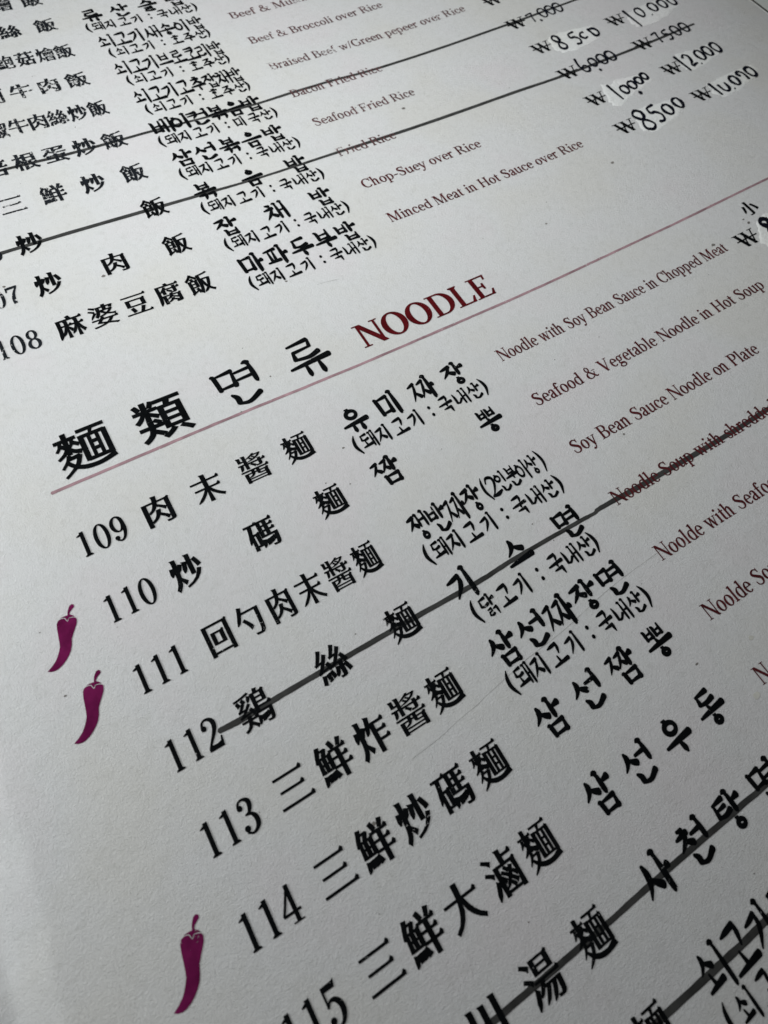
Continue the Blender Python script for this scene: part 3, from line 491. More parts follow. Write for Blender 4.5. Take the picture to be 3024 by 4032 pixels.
    '培': '208,311 220,280 228,251 234,222 300,244 293,270 282,301 268,329;195,144 195,-39 268,-39 268,-17 384,-17 384,-37 458,-37 458,144;268,15 268,112 384,112 384,15;280,414 293,362 170,362 170,330 483,330 483,362 367,362 361,386 354,408 348,425;376,331 367,297 355,261 340,222 151,222 151,190 499,190 499,222 409,222 444,313;1,60 15,18 199,93 191,131 135,109 135,264 192,264 192,297 135,297 135,413 62,413 62,297 3,297 3,264 62,264 62,82;408,142 456,114 471,144 443,162;423,357 486,330 493,367 466,395;439,217 502,190 509,227 482,254;132,292 194,264 202,302 174,330;48,424 65,388 135,408 132,417',
    '牛': '215,416 215,325 148,325 172,393 97,407 83,362 65,315 43,272 32,218 49,208 90,226 110,254 133,296 215,296 215,169 5,169 5,140 215,140 215,-36 296,-36 296,140 496,140 496,169 296,169 296,296 468,296 468,325 296,325 296,416;436,164 499,140 506,174 479,201;408,320 471,296 478,330 451,357;201,427 218,391 296,411 294,420',
    '菇': '292,419 292,377 203,377 203,419 128,419 128,377 10,377 10,344 128,344 128,301 203,301 203,344 292,344 292,303 367,303 367,344 491,344 491,377 367,377 367,419;229,129 229,-39 301,-39 301,-14 400,-14 400,-36 474,-36 474,129 388,129 388,200 493,200 493,232 388,232 388,294 313,294 313,232 213,232 213,200 313,200 313,129;301,17 301,99 400,99 400,17;159,206 150,164 138,126 124,97 101,110 135,206;27,103 104,58 83,33 54,9 19,-30 29,-39 88,-24 122,-1 149,25 165,12 185,-7 208,-39 248,16 218,36 194,53 181,62 203,106 222,163 235,227 198,239 188,238 146,238 160,293 92,301 75,238 3,238 3,206 66,206 54,171 41,136;431,372 494,344 501,382 474,410;424,127 471,99 487,129 459,147;433,227 495,200 503,237 475,264;299,305 315,269 388,289 386,298;78,312 94,276 160,288 158,297',
    '燴': '26,318 22,277 15,235 21,188 37,181 69,222 77,269 81,311;186,266 186,144 472,144 472,266;238,222 247,204 254,188 253,169 309,192 297,205 287,221 278,236;374,237 349,187 387,170 417,220;76,416 76,247 73,179 64,112 44,49 10,-31 21,-42 70,-14 93,20 110,56 116,73 160,5 205,54 131,130 135,171 138,209 138,247 138,416;309,432 287,401 259,370 226,342 209,331 204,320 149,340 139,304 127,268 128,223 142,218 187,280 190,276 217,290 238,302 241,303 241,296 413,296 413,320 266,320 286,336 309,355 327,373 365,343 415,310 474,277 480,289 484,300 493,311 435,341 385,374 352,402 361,415;265,38 391,38 391,0 265,0;265,59 265,95 391,95 391,59;202,118 202,-39 265,-39 265,-24 391,-24 391,-38 455,-38 455,118;246,243 297,243 297,167 246,167;356,243 410,243 410,167 356,167;422,264 470,236 485,266 457,284;62,427 78,391 138,411 136,420;353,315 416,296 423,325 396,353;405,116 453,88 468,118 440,136',
    '鮑': '172,73 186,43 197,12 204,-15 255,3 246,30 232,61 218,90;126,69 135,40 142,11 145,-16 199,-4 194,22 185,53 176,81;82,69 85,40 87,9 86,-20 142,-12 142,13 140,46 135,77;39,80 33,41 25,7 19,-36 31,-43 67,-23 81,5 89,36 93,67;138,347 112,292 87,292 112,347;281,420 271,385 256,344 236,303 220,271 231,292 171,292 205,359 175,378 166,374 122,374 133,412 73,420 59,373 38,320 6,267 23,255 31,246 45,231 45,239 34,102 231,102 231,240 223,244 230,236 243,221 256,247 246,20 248,-3 258,-20 293,-34 324,-36 425,-36 459,-34 490,-9 493,4 499,44 474,52 464,58 439,73 437,30 430,2 424,-5 423,-6 326,-6 309,-4 315,-5 310,3 308,21 308,133 409,133 409,272 282,272 309,322 423,322 420,204 416,141 408,106 405,103 415,106 410,104 356,106 361,93 362,83 363,76 425,76 437,77 448,79 469,97 476,122 482,200 485,337 486,352 324,352 344,412;94,184 103,184 103,130 94,130;160,184 171,184 171,130 160,130;94,264 103,264 103,211 94,211;160,264 171,264 171,211 160,211;308,243 348,243 348,163 308,163;359,270 406,242 422,272 394,290',
    '小': '211,409 211,14 208,-6 208,-7 218,-5 118,-5 130,-36 192,-36 224,-34 247,-33 285,-14 292,-2 293,11 294,409;338,279 379,201 410,123 424,51 511,87 483,152 445,231 403,304;81,296 70,248 54,193 33,142 21,78 39,68 96,109 124,166 146,226 161,282;197,420 214,384 294,404 291,413;67,307 83,271 161,277 159,286',
    '椒': '161,166 152,126 141,89 140,38 155,29 197,63 214,106 226,153;256,146 273,113 286,82 291,48 361,80 344,107 328,138 310,169;295,375 295,345 310,345 322,254 337,173 357,102 336,65 306,25 263,-12 277,-25 284,-36 294,-51 338,-17 372,16 387,36 397,17 423,-18 461,-57 474,-38 481,-28 496,-13 464,24 443,63 427,102 448,152 467,217 481,289 491,367 454,376 446,375;379,345 419,345 409,274 396,211 395,166 397,213 387,278;203,410 203,237 130,237 130,205 205,205 205,10 203,-2 205,0 217,2 159,2 170,-27 211,-26 229,-25 258,-18 271,-7 272,-10 275,8 276,205 351,205 351,237 275,237 275,308 339,308 339,337 275,337 275,410;62,419 62,323 6,323 6,290 58,290 44,225 24,162 -2,104 31,53 64,99 82,146 78,184 62,-39 132,-39 117,196 137,109 183,177 132,254 132,290 180,290 180,323 132,323 132,419;291,232 354,205 361,242 334,269;279,332 341,308 349,342 321,369;189,421 206,385 275,405 273,414;120,318 183,290 190,328 163,355;48,430 64,394 132,414 130,423',
    '蘭': '176,93 183,83 229,89 207,122;291,123 267,87 294,68 330,111;218,213 218,186 109,186 109,166 218,166 218,143 125,143 125,53 208,53 180,34 145,17 105,-10 111,-17 166,-6 203,13 218,23 218,-30 278,-30 278,26 349,-30 376,7 286,53 376,53 376,143 278,143 278,166 391,166 391,186 278,186 278,213;176,258 176,233 103,233 103,258;176,277 103,277 103,302 176,302;321,258 399,258 399,233 321,233;321,277 321,302 399,302 399,277;38,323 38,-38 103,-38 103,212 238,212 238,323;414,323 257,323 257,211 399,211 399,4 398,-7 398,-7 406,-6 348,-5 359,-35 399,-34 418,-33 445,-26 459,-16 460,-16 464,3 464,323;181,124 221,124 221,73 181,73;276,124 320,124 320,73 276,73;17,388 17,358 130,358 130,335 195,335 195,358 303,358 303,335 369,335 369,358 485,358 485,388 369,388 369,419 303,419 303,388 195,388 195,419 130,419 130,388;326,141 373,113 389,143 361,161;331,181 394,166 401,191 374,218;188,321 236,293 251,323 223,341;425,383 488,358 495,393 468,421',
    '!麵': '350,163 362,163 362,112 350,112;350,202 350,251 362,251 362,202;350,73 362,73 362,21 350,21;297,21 285,21 285,251 297,251;414,21 414,251 425,251 425,21;230,294 230,-45 285,-45 285,-21 425,-21 425,-44 481,-44 481,294 380,294 393,354 491,354 491,397 220,397 220,354 331,354 320,294;63,74 102,44 81,27 49,8 3,-11 29,-50 75,-30 111,-9 137,11 174,-31 213,2 173,45 192,70 213,106 231,151 201,167 191,165 138,165 149,188 139,185 162,181 162,213 216,167 244,207 162,265 162,252 169,246 188,270 218,237 247,270 210,307 221,342 174,351 166,323 157,301 153,287 162,349 238,349 238,388 162,388 162,426 105,426 105,388 16,388 16,349 105,349 105,277 83,252 49,223 3,197 33,163 69,185 98,208 105,214 105,200 96,202 74,158 47,122 8,85 42,47 73,74 95,99 116,127 162,127 156,113 143,91 133,77 99,103;57,352 48,315 35,288 10,258 45,232 62,250 73,264 76,268 96,244 125,277 96,308 106,343',
    '!類': '151,180 176,159 192,144 208,125 246,154 226,174 209,188 187,205;191,415 158,344 204,327 245,398;23,396 38,370 47,350 55,325 105,346 96,370 85,391 69,414;305,206 414,206 414,167 305,167;305,129 414,129 414,90 305,90;305,282 414,282 414,244 305,244;301,55 272,30 239,8 192,-15 227,-50 272,-28 310,-5 349,27;363,25 403,-3 432,-26 459,-51 503,-20 470,7 439,30 403,53;102,188 102,142 13,142 13,100 99,100 95,81 83,54 57,28 4,-2 33,-42 78,-19 107,2 130,24 140,40 157,26 182,6 208,-18 245,20 213,46 181,70 158,86 160,100 252,100 252,142 162,142 162,188;103,419 103,332 13,332 13,292 84,292 69,272 42,245 4,218 37,182 72,207 99,233 112,258 103,190 162,190 162,240 222,193 253,232 162,290 162,292 250,292 250,332 162,332 162,419;244,321 244,51 476,51 476,321 374,321 387,359 492,359 492,402 228,402 228,359 321,359 313,321',
}

# ------------------------------------------------------------------ laying ink on the sheet
CACHE = {}
def glyph(kind, ch, w=0.1):
    key = (kind, ch, round(w, 3))
    if key in CACHE: return CACHE[key]
    adv = 1.0
    if kind == 'han':
        if ch == '麵': cs = noodle_char(.126, .050)
        elif ch == '!麵': cs = noodle_char(.118, .092, True)
        else: cs = [[tuple(int(q)/500 for q in p.split(',')) for p in c.split(' ')] for c in HAN[ch].split(';')]
    elif kind == 'kor':
        if ch == ':': cs = disc(.5, .76, .11) + disc(.52, .26, .11)
        elif ch in EXTRA: cs = [B(s, w, .3) for s in EXTRA[ch]]
        else: cs = hangul(ch, w)
    else:
        adv, cs = LATIN[ch]; adv /= 1000
        dx = {'lat': .012, 'bold': .026, 'num': .017}[kind]
        cs = [dilate([(x/1000, y/1000) for x, y in c], dx, dx*.35) for c in cs]
    CACHE[key] = (fill(cs), adv)
    return CACHE[key]
class Ink:
    def __init__(self): self.v = []; self.f = []; self.n = 0
    def add(self, co, tris, z):
        # v grows down the page, so flip triangles to face up
        self.v.append(np.column_stack([co, np.full(len(co), z)])); self.f += [tuple(int(i)+self.n for i in t) for t in tris]; self.n += len(co)
    def put(self, kind, ch, fu, fv, z=0.008, w=0.1):
        (co, tr), adv = glyph(kind, ch, w)
        self.add(np.column_stack([fu(co[:, 0], co[:, 1]), fv(co[:, 0], co[:, 1])]), tr, z)
        return adv
    def stroke(self, pts, z, per=8, rag=0.0, seed=1):
        """a drawn line through (u, v, width), laid on as a strip of quads"""
        C = np.array(spline(pts, per))
        X = C[:, :2]; T = np.gradient(X, axis=0); T /= np.linalg.norm(T, axis=1)[:, None]+1e-9
        N = np.stack([-T[:, 1], T[:, 0]], 1)
        rng = np.random.RandomState(seed)
        W = C[:, 2]/2
        a = W*(1+rag*rng.randn(len(W))); b = W*(1+rag*rng.randn(len(W)))
        L = X+N*a[:, None]; Rr = X-N*b[:, None]
        n = len(X)
        # rounded ends
        e0 = X[0]-T[0]*W[0]*.6; e1 = X[-1]+T[-1]*W[-1]*.6
        co = np.vstack([L, Rr, e0, e1])
        q = [(i, i+1, n+i+1, n+i) for i in range(n-1)] + [(2*n, 0, n), (n-1, 2*n+1, 2*n-1)]
        self.add(co, q, z)
    def build(self, name, material, parent, label=None):
        V = np.vstack(self.v)
        z = surf(V[:, 0], V[:, 1])+V[:, 2]
        P = np.column_stack([V[:, 0], -V[:, 1], z])
        F = self.f
        # face everything up
        F2 = []
        for t in F:
            a, b, c = P[t[0]], P[t[1]], P[t[2]]
            cr = (b[0]-a[0])*(c[1]-a[1])-(b[1]-a[1])*(c[0]-a[0])
            F2.append(t if cr > 0 else t[::-1])
        o = mesh_obj(name, P, F2, material, parent)
        if label: o['label'] = label
        return o

HW, HH = 0.430, 0.490          # size of a chinese character
def han_run(text, us, cv, name, material, parent, label, hw=HW, hh=HH, style='', mats=None):
    for ch, cu in zip(text, us):
        if ch == ' ': continue
        k = Ink()
        k.put('han', style+ch, lambda x, y: cu+(x-.5)*hw, lambda x, y: cv-(y-.38)*hh)
        k.build(name, material, parent, label)
def kor_run(text, us, cv, name, material, parent, label, kw=.415, kh=.435, w=.118):
    k = Ink()
    for ch, cu in zip(text, us):
        if ch == ' ': continue
        k.put('kor', ch, lambda x, y: cu+(x-.5)*kw, lambda x, y: cv-(y-.5)*kh, w=w)
        if name in ('korean_character', 'note_character'):
            k.build(name, material, parent, label); k = Ink()
    if k.v: k.build(name, material, parent, label)
def lat_run(text, u0, u1, base, size, name, material, parent, label, letter=0.0):
    tot = sum((0.26 if c == ' ' else LATIN[c][0]/1000)+letter for c in text)
    s = (u1-u0)/tot if u1 is not None else size*.84
    k = Ink(); x0 = u0
    for c in text:
        if c == ' ':
            x0 += (.26+letter)*s
            k.build(name, material, parent, label); k = Ink(); continue
        adv = k.put({'numeral': 'num', 'heading_letter': 'bold'}.get(name, 'lat'), c, lambda x, y: x0+x*s, lambda x, y: base-y*size)
        x0 += (adv+letter)*s
        if name in ('numeral', 'heading_letter'):
            k.build(name, material, parent, label); k = Ink()
    if k.v: k.build(name, material, parent, label)
def note(text, u0, u1, cv, parent, material, label, name='note_character', kh=.285, w=.165, kw=.240):
    """(돼지고기 : 국내산)"""
    us = np.linspace(u0, u1, len(text)) if text != '(돼지고기:국내산)' and len(text) != 10 else u0+(u1-u0)*np.array([0, .083, .196, .318, .443, .567, .685, .81, .925, 1.0])
    return kor_run(text, us, cv, name, material, parent, label, kw=kw, kh=kh, w=w)

# ------------------------------------------------------------------ the sheet itself
us = np.concatenate([np.arange(-4.5, -1.2, .025), np.arange(-1.2, U_EDGE, .12), [U_EDGE]])
vsn = np.arange(-18.0, 12.01, .12)
UU, VV = np.meshgrid(us, vsn)
rng = np.random.RandomState(4)
Z = surf(UU, VV)
verts = np.column_stack([UU.ravel(), -VV.ravel(), Z.ravel()])
nu, nv = len(us), len(vsn)
faces = [(j*nu+i, (j+1)*nu+i, (j+1)*nu+i+1, j*nu+i+1) for j in range(nv-1) for i in range(nu-1)]
# underside and rim give it the thickness of a laminated card
TH = 0.07
low = verts.copy(); low[:, 2] -= TH
base = len(verts)
rim = [j*nu+nu-1 for j in range(nv)]
allv = np.vstack([verts, low])
faces += [(j*nu+i+base, j*nu+i+1+base, (j+1)*nu+i+1+base, (j+1)*nu+i+base) for j in range(nv-1) for i in range(nu-1)]
faces += [(rim[j], rim[j]+base, rim[j+1]+base, rim[j+1]) for j in range(nv-1)]
page = mesh_obj('menu_page', allv, faces, M_PAPER, smooth=True)
page['label'] = 'off-white textured menu page printed in Chinese, Korean and English with crossed-out lines'
page['category'] = 'menu'

# a thin dark strip along the right edge of the page
e = Ink()
ev = np.arange(-18, 12.01, .3)
z0 = surf(np.full(len(ev), U_EDGE), ev)
V = []; F = []
prof = [(-.015, .004), (.035, .012), (.055, -.02), (.055, -.09), (-.01, -.09)]
for j, vv in enumerate(ev):
    for du, dz in prof: V.append((U_EDGE+du, -vv, z0[j]+dz))
for j in range(len(ev)-1):
    for i in range(len(prof)-1):
        a = j*5+i; F.append((a, a+5, a+6, a+1))
mesh_obj('page_edge', V, F, M_EDGE, page)['label'] = 'thin dark strip along the right edge'

# what it lies on
TZ = float(surf(19.0, -5.8))-.22
tv, tf = [], []
nx = 60
gx = np.linspace(-40, 80, nx); gy = np.linspace(-60, 60, nx)
for yy in gy:
    for xx in gx: tv.append((xx, yy, -1.2 if xx < U_EDGE-4 else min(TZ, -1.2+(xx-U_EDGE+4)*1.2)))
for j in range(nx-1):
    for i in range(nx-1):
        a = j*nx+i; tf.append((a, a+1, a+nx+1, a+nx))
table = mesh_obj('tabletop', tv, tf, M_TABLE, smooth=True)
table['kind'] = 'structure'
table['label'] = 'pale tabletop covering under the menu'

# ------------------------------------------------------------------ the printed rows
TOP = lambda i: -3.57+(i-8)*0.9856      # base line of row i above the heading (i = 8 is item 108)
CH_DV, KO_DV, NO_DV, EN_DV, PR_DV = -.165, -.235, .185, -.088, .035

def entry(label, u, v):
    o = empty('menu_entry', u, v, page); o['label'] = label
    return o
def just(a, b, n): return [a] if n == 1 else list(np.linspace(a, b, n))

ROWS = [
 # base, number, chinese, centres, korean, centres, note, english, english end
 (TOP(-1), None, '燴飯', (2.70, 3.30), None, None, None, None, None, False),
 (TOP(0), None, '絲飯', (2.57, 3.29), '류산슬밥', (4.27, 4.89, 5.50, 6.12), '(돼지고기:국내산)', None, None, False),
 (TOP(1), None, '鮑菇燴飯', (2.18, 2.58, 2.98, 3.34), '쇠고기새송이밥', (4.23, 4.56, 4.88, 5.22, 5.55, 5.88, 6.21), '(쇠고기:호주산)', 'Beef & Mushroom over Rice', 10.95, False),
 (TOP(2), None, '蘭牛肉飯', (1.68, 2.20, 2.73, 3.27), '쇠고기브로코리밥', (4.20, 4.51, 4.80, 5.09, 5.38, 5.67, 5.95, 6.23), '(쇠고기:호주산)', 'Beef & Broccoli over Rice', 10.33, False),
 (TOP(3), None, '椒牛肉絲炒飯', (1.49, 1.85, 2.21, 2.57, 2.95, 3.33), '쇠고기고추잡채밥', (4.22, 4.53, 4.81, 5.10, 5.39, 5.68, 5.95, 6.22), '(쇠고기:호주산)', 'Braised Beef w/Green pepeer over Rice', 11.97, False),
 (TOP(4), '105', '培根蛋炒飯', (1.15, 1.68, 2.20, 2.74, 3.28), '베이컨볶음밥', (4.24, 4.62, 4.99, 5.37, 5.74, 6.12), '(돼지고기:미국산)', 'Bacon Fried Rice', 9.16, True),
 (TOP(5), None, '三鮮炒飯', (1.15, 1.84, 2.55, 3.28), '삼선볶음밥', (4.25, 4.71, 5.18, 5.65, 6.13), '(돼지고기:국내산)', 'Seafood Fried Rice', 9.38, False),
 (TOP(6), '106', '炒飯', (1.14, 3.28), '볶음밥', (4.25, 5.19, 6.13), '(돼지고기:국내산)', 'Fried Rice', 8.32, True),
 (TOP(7), '107', '炒肉飯', (1.13, 2.21, 3.28), '잡채밥', (4.25, 5.19, 6.14), '(돼지고기:국내산)', 'Chop-Suey over Rice', 9.74, False),
 (TOP(8), '108', '麻婆豆腐飯', (1.14, 1.66, 2.20, 2.74, 3.28), '마파두부밥', (4.25, 4.72, 5.20, 5.67, 6.14), '(돼지고기:국내산)', 'Minced Meat in Hot Sauce over Rice', 11.60, False),
 (0, '109', '肉末醬麵', (1.125, 1.845, 2.56, 3.26), '유미짜장', (4.25, 4.88, 5.51, 6.14), '(돼지고기:국내산)', 'Noodle with Soy Bean Sauce in Chopped Meat', 12.22, False),
 (1, '110', '炒碼麵', (1.115, 2.21, 3.27), '짬뽕', (4.26, 6.14), None, 'Seafood & Vegetable Noodle in Hot Soup', 12.18, False),
 (2, '111', '回勺肉末醬麵', (1.12, 1.54, 1.98, 2.41, 2.85, 3.28), '쟁반짜장', (4.20, 4.51, 4.82, 5.13), '(돼지고기:국내산)', 'Soy Bean Sauce Noodle on Plate', 11.05, False),
 (3, '112', '鷄絲麵', (1.13, 2.20, 3.25), '기스면', (4.26, 5.20, 6.15), '(닭고기:국내산)', 'Noodle Soup with shredded Chicken', 11.6, True),
 (4, '113', '三鮮炸醬麵', (1.13, 1.67, 2.20, 2.74, 3.26), '삼선짜장면', (4.25, 4.73, 5.20, 5.68, 6.16), '(돼지고기:국내산)', 'Noolde with Seafood Sauce', 10.4, False),
 (5, '114', '三鮮炒碼麵', (1.14, 1.66, 2.19, 2.73, 3.27), '삼선짬뽕', (4.26, 4.89, 5.52, 6.15), None, 'Noolde Soup with Seafood', 10.3, False),
 (6, '115', '三鮮大滷麵', (1.14, 1.66, 2.19, 2.75, 3.27), '삼선우동', (4.26, 4.89, 5.52, 6.16), None, 'Noodle Soup', 8.6, False),
 (7, '116', '川湯麵', (1.84, 2.55, 3.26), '사천탕면', (4.27, 4.90, 5.53, 6.16), None, None, None, True),
 (8, '117', '麵', (3.28,), '쇠고기탕면', (4.22, 4.60, 4.98, 5.4, 5.8), '(쇠고기:국내산)', None, None, True),
]
NUMTXT = {'105': 'struck-out item 105', None: None}
CHTXT = {-1: 'top edge row'}
ORD = ['cut off at the top edge', 'shredded pork rice', 'beef and mushroom rice', 'beef and broccoli rice', 'braised beef and pepper rice',
       'crossed-out bacon fried rice', 'seafood fried rice', 'crossed-out fried rice', 'chop-suey rice', 'minced meat in hot sauce rice',
       'item 109, noodle with soy bean sauce', 'item 110, seafood noodle in hot soup', 'item 111, soy bean sauce noodle on plate',
       'crossed-out item 112, noodle soup', 'item 113, noodle with seafood', 'item 114, seafood noodle soup', 'item 115, noodle',
       'crossed-out item 116', 'crossed-out row at the lower right corner']
ENT = []
for ri, (bv, num, ch, cus, ko, kus, nt_, en, ue, struck) in enumerate(ROWS):
    E_ = entry('printed row: '+ORD[ri], 0, bv); ENT.append(E_)
    far = bv < -6.2
    mb = M_WORN if far else M_BLACK
    if num and num not in ('105',):
        lat_run(num, 0.0, .69, bv-.005, .545, 'numeral', M_WORN if bv < -3 else M_BLACK, E_, None)
    small = len(ch) >= 6 or ch == '鮑菇燴飯'
    han_run(ch, cus, bv+CH_DV-.03, 'chinese_character', mb if bv < -4 else M_BLACK, E_, None, hw=.36 if small else HW)
    if ko:
        if num == '117': 
            kor_run(ko, kus, bv+KO_DV, 'korean_character', M_BLACK, E_, None, kw=.36, w=.148)
        else:
            tight = len(kus) > 1 and (kus[1]-kus[0]) < .36
            kor_run(ko, kus, bv+KO_DV, 'korean_character', M_BLACK, E_, None, kw=(kus[1]-kus[0])*.96 if tight else .41, w=.158 if tight else .166)
    if num == '111':
        k = Ink()
        for c, cu in zip('(2인분이상)', (5.385, 5.52, 5.69, 5.88, 6.07, 6.26, 6.42)):
            k.put('kor', c, lambda x, y: cu+(x-.5)*.22, lambda x, y: 1.735-(y-.5)*.33, w=.15)
        k.build('serving_note_lettering', M_BLACK, E_, None)
    if nt_:
        wide = not nt_.startswith('(쇠') and not nt_.startswith('(닭')
        a, b = (4.07, 6.42) if wide else (4.20, 6.29)
        if num == '117': a, b = 4.07, 6.42
        if wide: xs = None
        cv = bv+NO_DV
        if wide: note(nt_, a, b, cv, E_, M_BLACK, None)
        else:
            fr = [0, .10, .235, .375, .525, .665, .80, .93, 1.0]
            kor_run(nt_, [a+(b-a)*q for q in fr], cv, 'note_character', M_BLACK, E_, None, kw=.24, kh=.290, w=.165)
    if en:
        lat_run(en, 6.985, ue, bv+EN_DV, .350, 'english_word_lettering', M_MAROON_W if bv < -5 else M_MAROON, E_, None)

# heading
H_ = entry('section heading for noodle dishes in Chinese, Korean and dark red English', 0, -1.3)
for ch, cu in (('麵', .60), ('類', 1.735)):
    k = Ink()
    k.put('han', '!'+ch, lambda x, y: cu+(x-.5)*.785, lambda x, y: -1.572-(y-.38)*.78)
    k.build('chinese_heading_character', M_BLACK, H_, None)
for ch, cu in (('면', 2.98), ('류', 4.17)):
    k = Ink()
    k.put('kor', ch, lambda x, y: cu+(x-.5)*.70, lambda x, y: -1.60-(y-.5)*.72, w=.118)
    k.build('korean_heading_character', M_BLACK, H_, None)
lat_run('NOODLE', 5.09, 7.80, -1.36, .70, 'heading_letter', M_RED, H_, None)
k = Ink()
k.stroke([(x, -1.110+.004*math.sin(x*1.7), .047) for x in np.arange(-.02, 18.4, .5)], .004, 4, .06, 3)
k.build('rule_line', M_RULE, H_, None)

# crossed-out lines drawn with a felt pen
def strike(i, pts, w, seed):
    k = Ink(); k.stroke([(u, v, w*f) for u, v, f in pts], .006, 10, .045, seed)
    k.build('strike_line', M_STRIKE, ENT[i], None)
strike(5, [(-.4, -7.63, 1), (1.22, -7.638, 1), (2.56, -7.627, 1.05), (4.07, -7.69, .9), (5.2, -7.70, .8), (6.2, -7.705, .9), (7.0, -7.75, 1.05), (8.02, -7.765, 1), (9.2, -7.715, 1), (12.65, -7.707, 1), (14.0, -7.72, .9), (16.6, -7.74, .9)], .066, 5)
strike(7, [(.2, -5.70, .9), (.65, -5.70, 1), (2.99, -5.708, 1.1), (4.44, -5.715, .9), (5.24, -5.715, .75), (6.98, -5.755, .9), (8.7, -5.745, 1.1), (11.24, -5.71, 1.1), (12.6, -5.65, 1), (14.9, -5.645, 1), (16.5, -5.735, .8)], .070, 6)
strike(13, [(.66, 2.826, .9), (.95, 2.84, 1.1), (1.6, 2.83, 1), (3.0, 2.827, 1), (4.46, 2.845, .95), (5.1, 2.822, .9), (6.3, 2.829, .85), (6.6, 2.838, .7), (6.75, 2.816, .95), (7.6, 2.832, 1.15), (9.38, 2.84, 1.1), (10.4, 2.815, 1.1), (11.8, 2.81, 1)], .071, 7)
strike(17, [(.4, 6.80, 1), (1.92, 6.805, 1), (2.77, 6.806, 1), (3.52, 6.805, .9), (4.5, 6.79, 1), (6.1, 6.78, 1), (8, 6.77, 1)], .068, 8)
strike(18, [(1.5, 7.73, 1), (3.48, 7.749, 1), (4.57, 7.765, 1.05), (5.5, 7.75, 1), (8, 7.73, 1)], .074, 9)

# ------------------------------------------------------------------ chilli symbols
CH_OUT = [(-.281, .523), (-.300, .506), (-.328, .510), (-.352, .536), (-.372, .565), (-.385, .595), (-.392, .618), (-.43, .612), (-.475, .612), (-.515, .628), (-.545, .665), (-.563, .74),
          (-.575, .82), (-.590, .906), (-.602, .955), (-.630, 1.005), (-.665, 1.055), (-.701, 1.095), (-.76, 1.135), (-.823, 1.166), (-.79, 1.190), (-.745, 1.202), (-.700, 1.200), (-.64, 1.178), (-.588, 1.146),
          (-.540, 1.105), (-.500, 1.060), (-.468, 1.0), (-.443, .925), (-.40, .865), (-.358, .812), (-.325, .765), (-.310, .72), (-.318, .68), (-.338, .648), (-.362, .626), (-.366, .612), (-.350, .590), (-.318, .570), (-.285, .552)]
CH_SEP = [(-.552, .640), (-.500, .622), (-.462, .624), (-.434, .640), (-.418, .690), (-.392, .662), (-.372, .662), (-.335, .676), (-.296, .702)]
for (dv, i) in ((0.0, 11), (.94, 12), (3.86, 15)):
    k = Ink()
    cc = [(u, -(v+dv)) for u, v in CH_OUT]
    sep = [(u, -(v+dv), .010) for u, v in CH_SEP]
    sp_ = ribbon(sep, .3, 3)
    outer = ccw(cc)
    # cut the pale calyx line out of the pepper
    co, tr = fill([outer, sp_[::-1]])
    A = np.array(sp_); c = co[tr].mean(1)
    def inside(P, poly_):
        w_ = np.zeros(len(P), int)
        for a, b in zip(poly_, np.roll(poly_, -1, 0)):
            cr = (b[0]-a[0])*(P[:, 1]-a[1])-(P[:, 0]-a[0])*(b[1]-a[1])
            w_ += ((a[1] <= P[:, 1]) & (b[1] > P[:, 1]) & (cr > 0)).astype(int)-((a[1] > P[:, 1]) & (b[1] <= P[:, 1]) & (cr < 0)).astype(int)
        return w_ != 0
    tr = tr[~inside(c, A)]
    k.add(np.column_stack([co[:, 0], -co[:, 1]]), tr, .006)
    k.build('chilli_symbol', M_CHILLI, ENT[i], None)

# ------------------------------------------------------------------ prices: printed won signs, white correction fluid, figures in felt pen
def won(u, base, parent, k=None):
    k = Ink(); k.put('lat', 'W', lambda x, y: u+x*.56, lambda x, y: base-y*.50)
    k.build('won_sign', M_BLACK, parent, None)
HANDS = {
 '0': [[(.55, 1.0), (.15, .85), (.05, .45), (.3, .05), (.7, .1), (.92, .5), (.8, .9), (.5, .98)]],
 '1': [[(.35, 1.0), (.42, .5), (.55, .0)]],
 '2': [[(.1, .8), (.4, 1.0), (.75, .8), (.6, .4), (.25, .15), (.3, .02), (.6, .1), (.95, .12)]],
 '5': [[(.9, 1.0), (.25, .92), (.2, .62), (.55, .6), (.85, .35), (.65, .05), (.2, .05)]],
 '6': [[(.35, 1.15), (.12, .6), (.2, .1), (.6, .0), (.85, .25), (.6, .5), (.2, .35)]],
 '7': [[(.1, .85), (.5, .92), (.85, .95)], [(.85, .95), (.6, .5), (.5, .0)]],
 '8': [[(.8, .85), (.5, 1.0), (.15, .85), (.3, .6), (.7, .4), (.85, .15), (.5, .0), (.15, .15), (.3, .42), (.7, .62), (.8, .85)]],
 'c': [[(.8, .9), (.35, .85), (.1, .45), (.4, .1), (.8, .2)]],
 'D': [[(.15, .95), (.2, .5), (.3, .1), (.75, .15), (.9, .5), (.7, .85), (.15, .95)]],
 'u': [[(.1, .9), (.15, .3), (.5, .05), (.85, .35), (.9, .9)]],
 'n': [[(.25, .55), (.15, .85), (.5, 1.0), (.85, .7), (.8, .05)]],
 ',': [[(.3, .12), (.5, -.05), (.35, -.25)]],
 '.': [[(.4, .08), (.5, .02)]],
}
def handwrite(items, pw, z, parent, label):
    """items: (char, left, right, top v, bottom v)"""
    k = Ink(); s = 0
    for ch, l, r, t, b in items:
        for st in HANDS[ch]:
            s += 1
            pts = [(l+(r-l)*x, b+(t-b)*y, pw*1.2*(1.1 if i == 0 else (.95+.28*math.sin(i*2.1+s)))) for i, (x, y) in enumerate(st)]
            k.stroke(pts, z+s*.0006, 6, .06, s)
    return k.build('handwritten_lettering', M_PEN, parent, label)
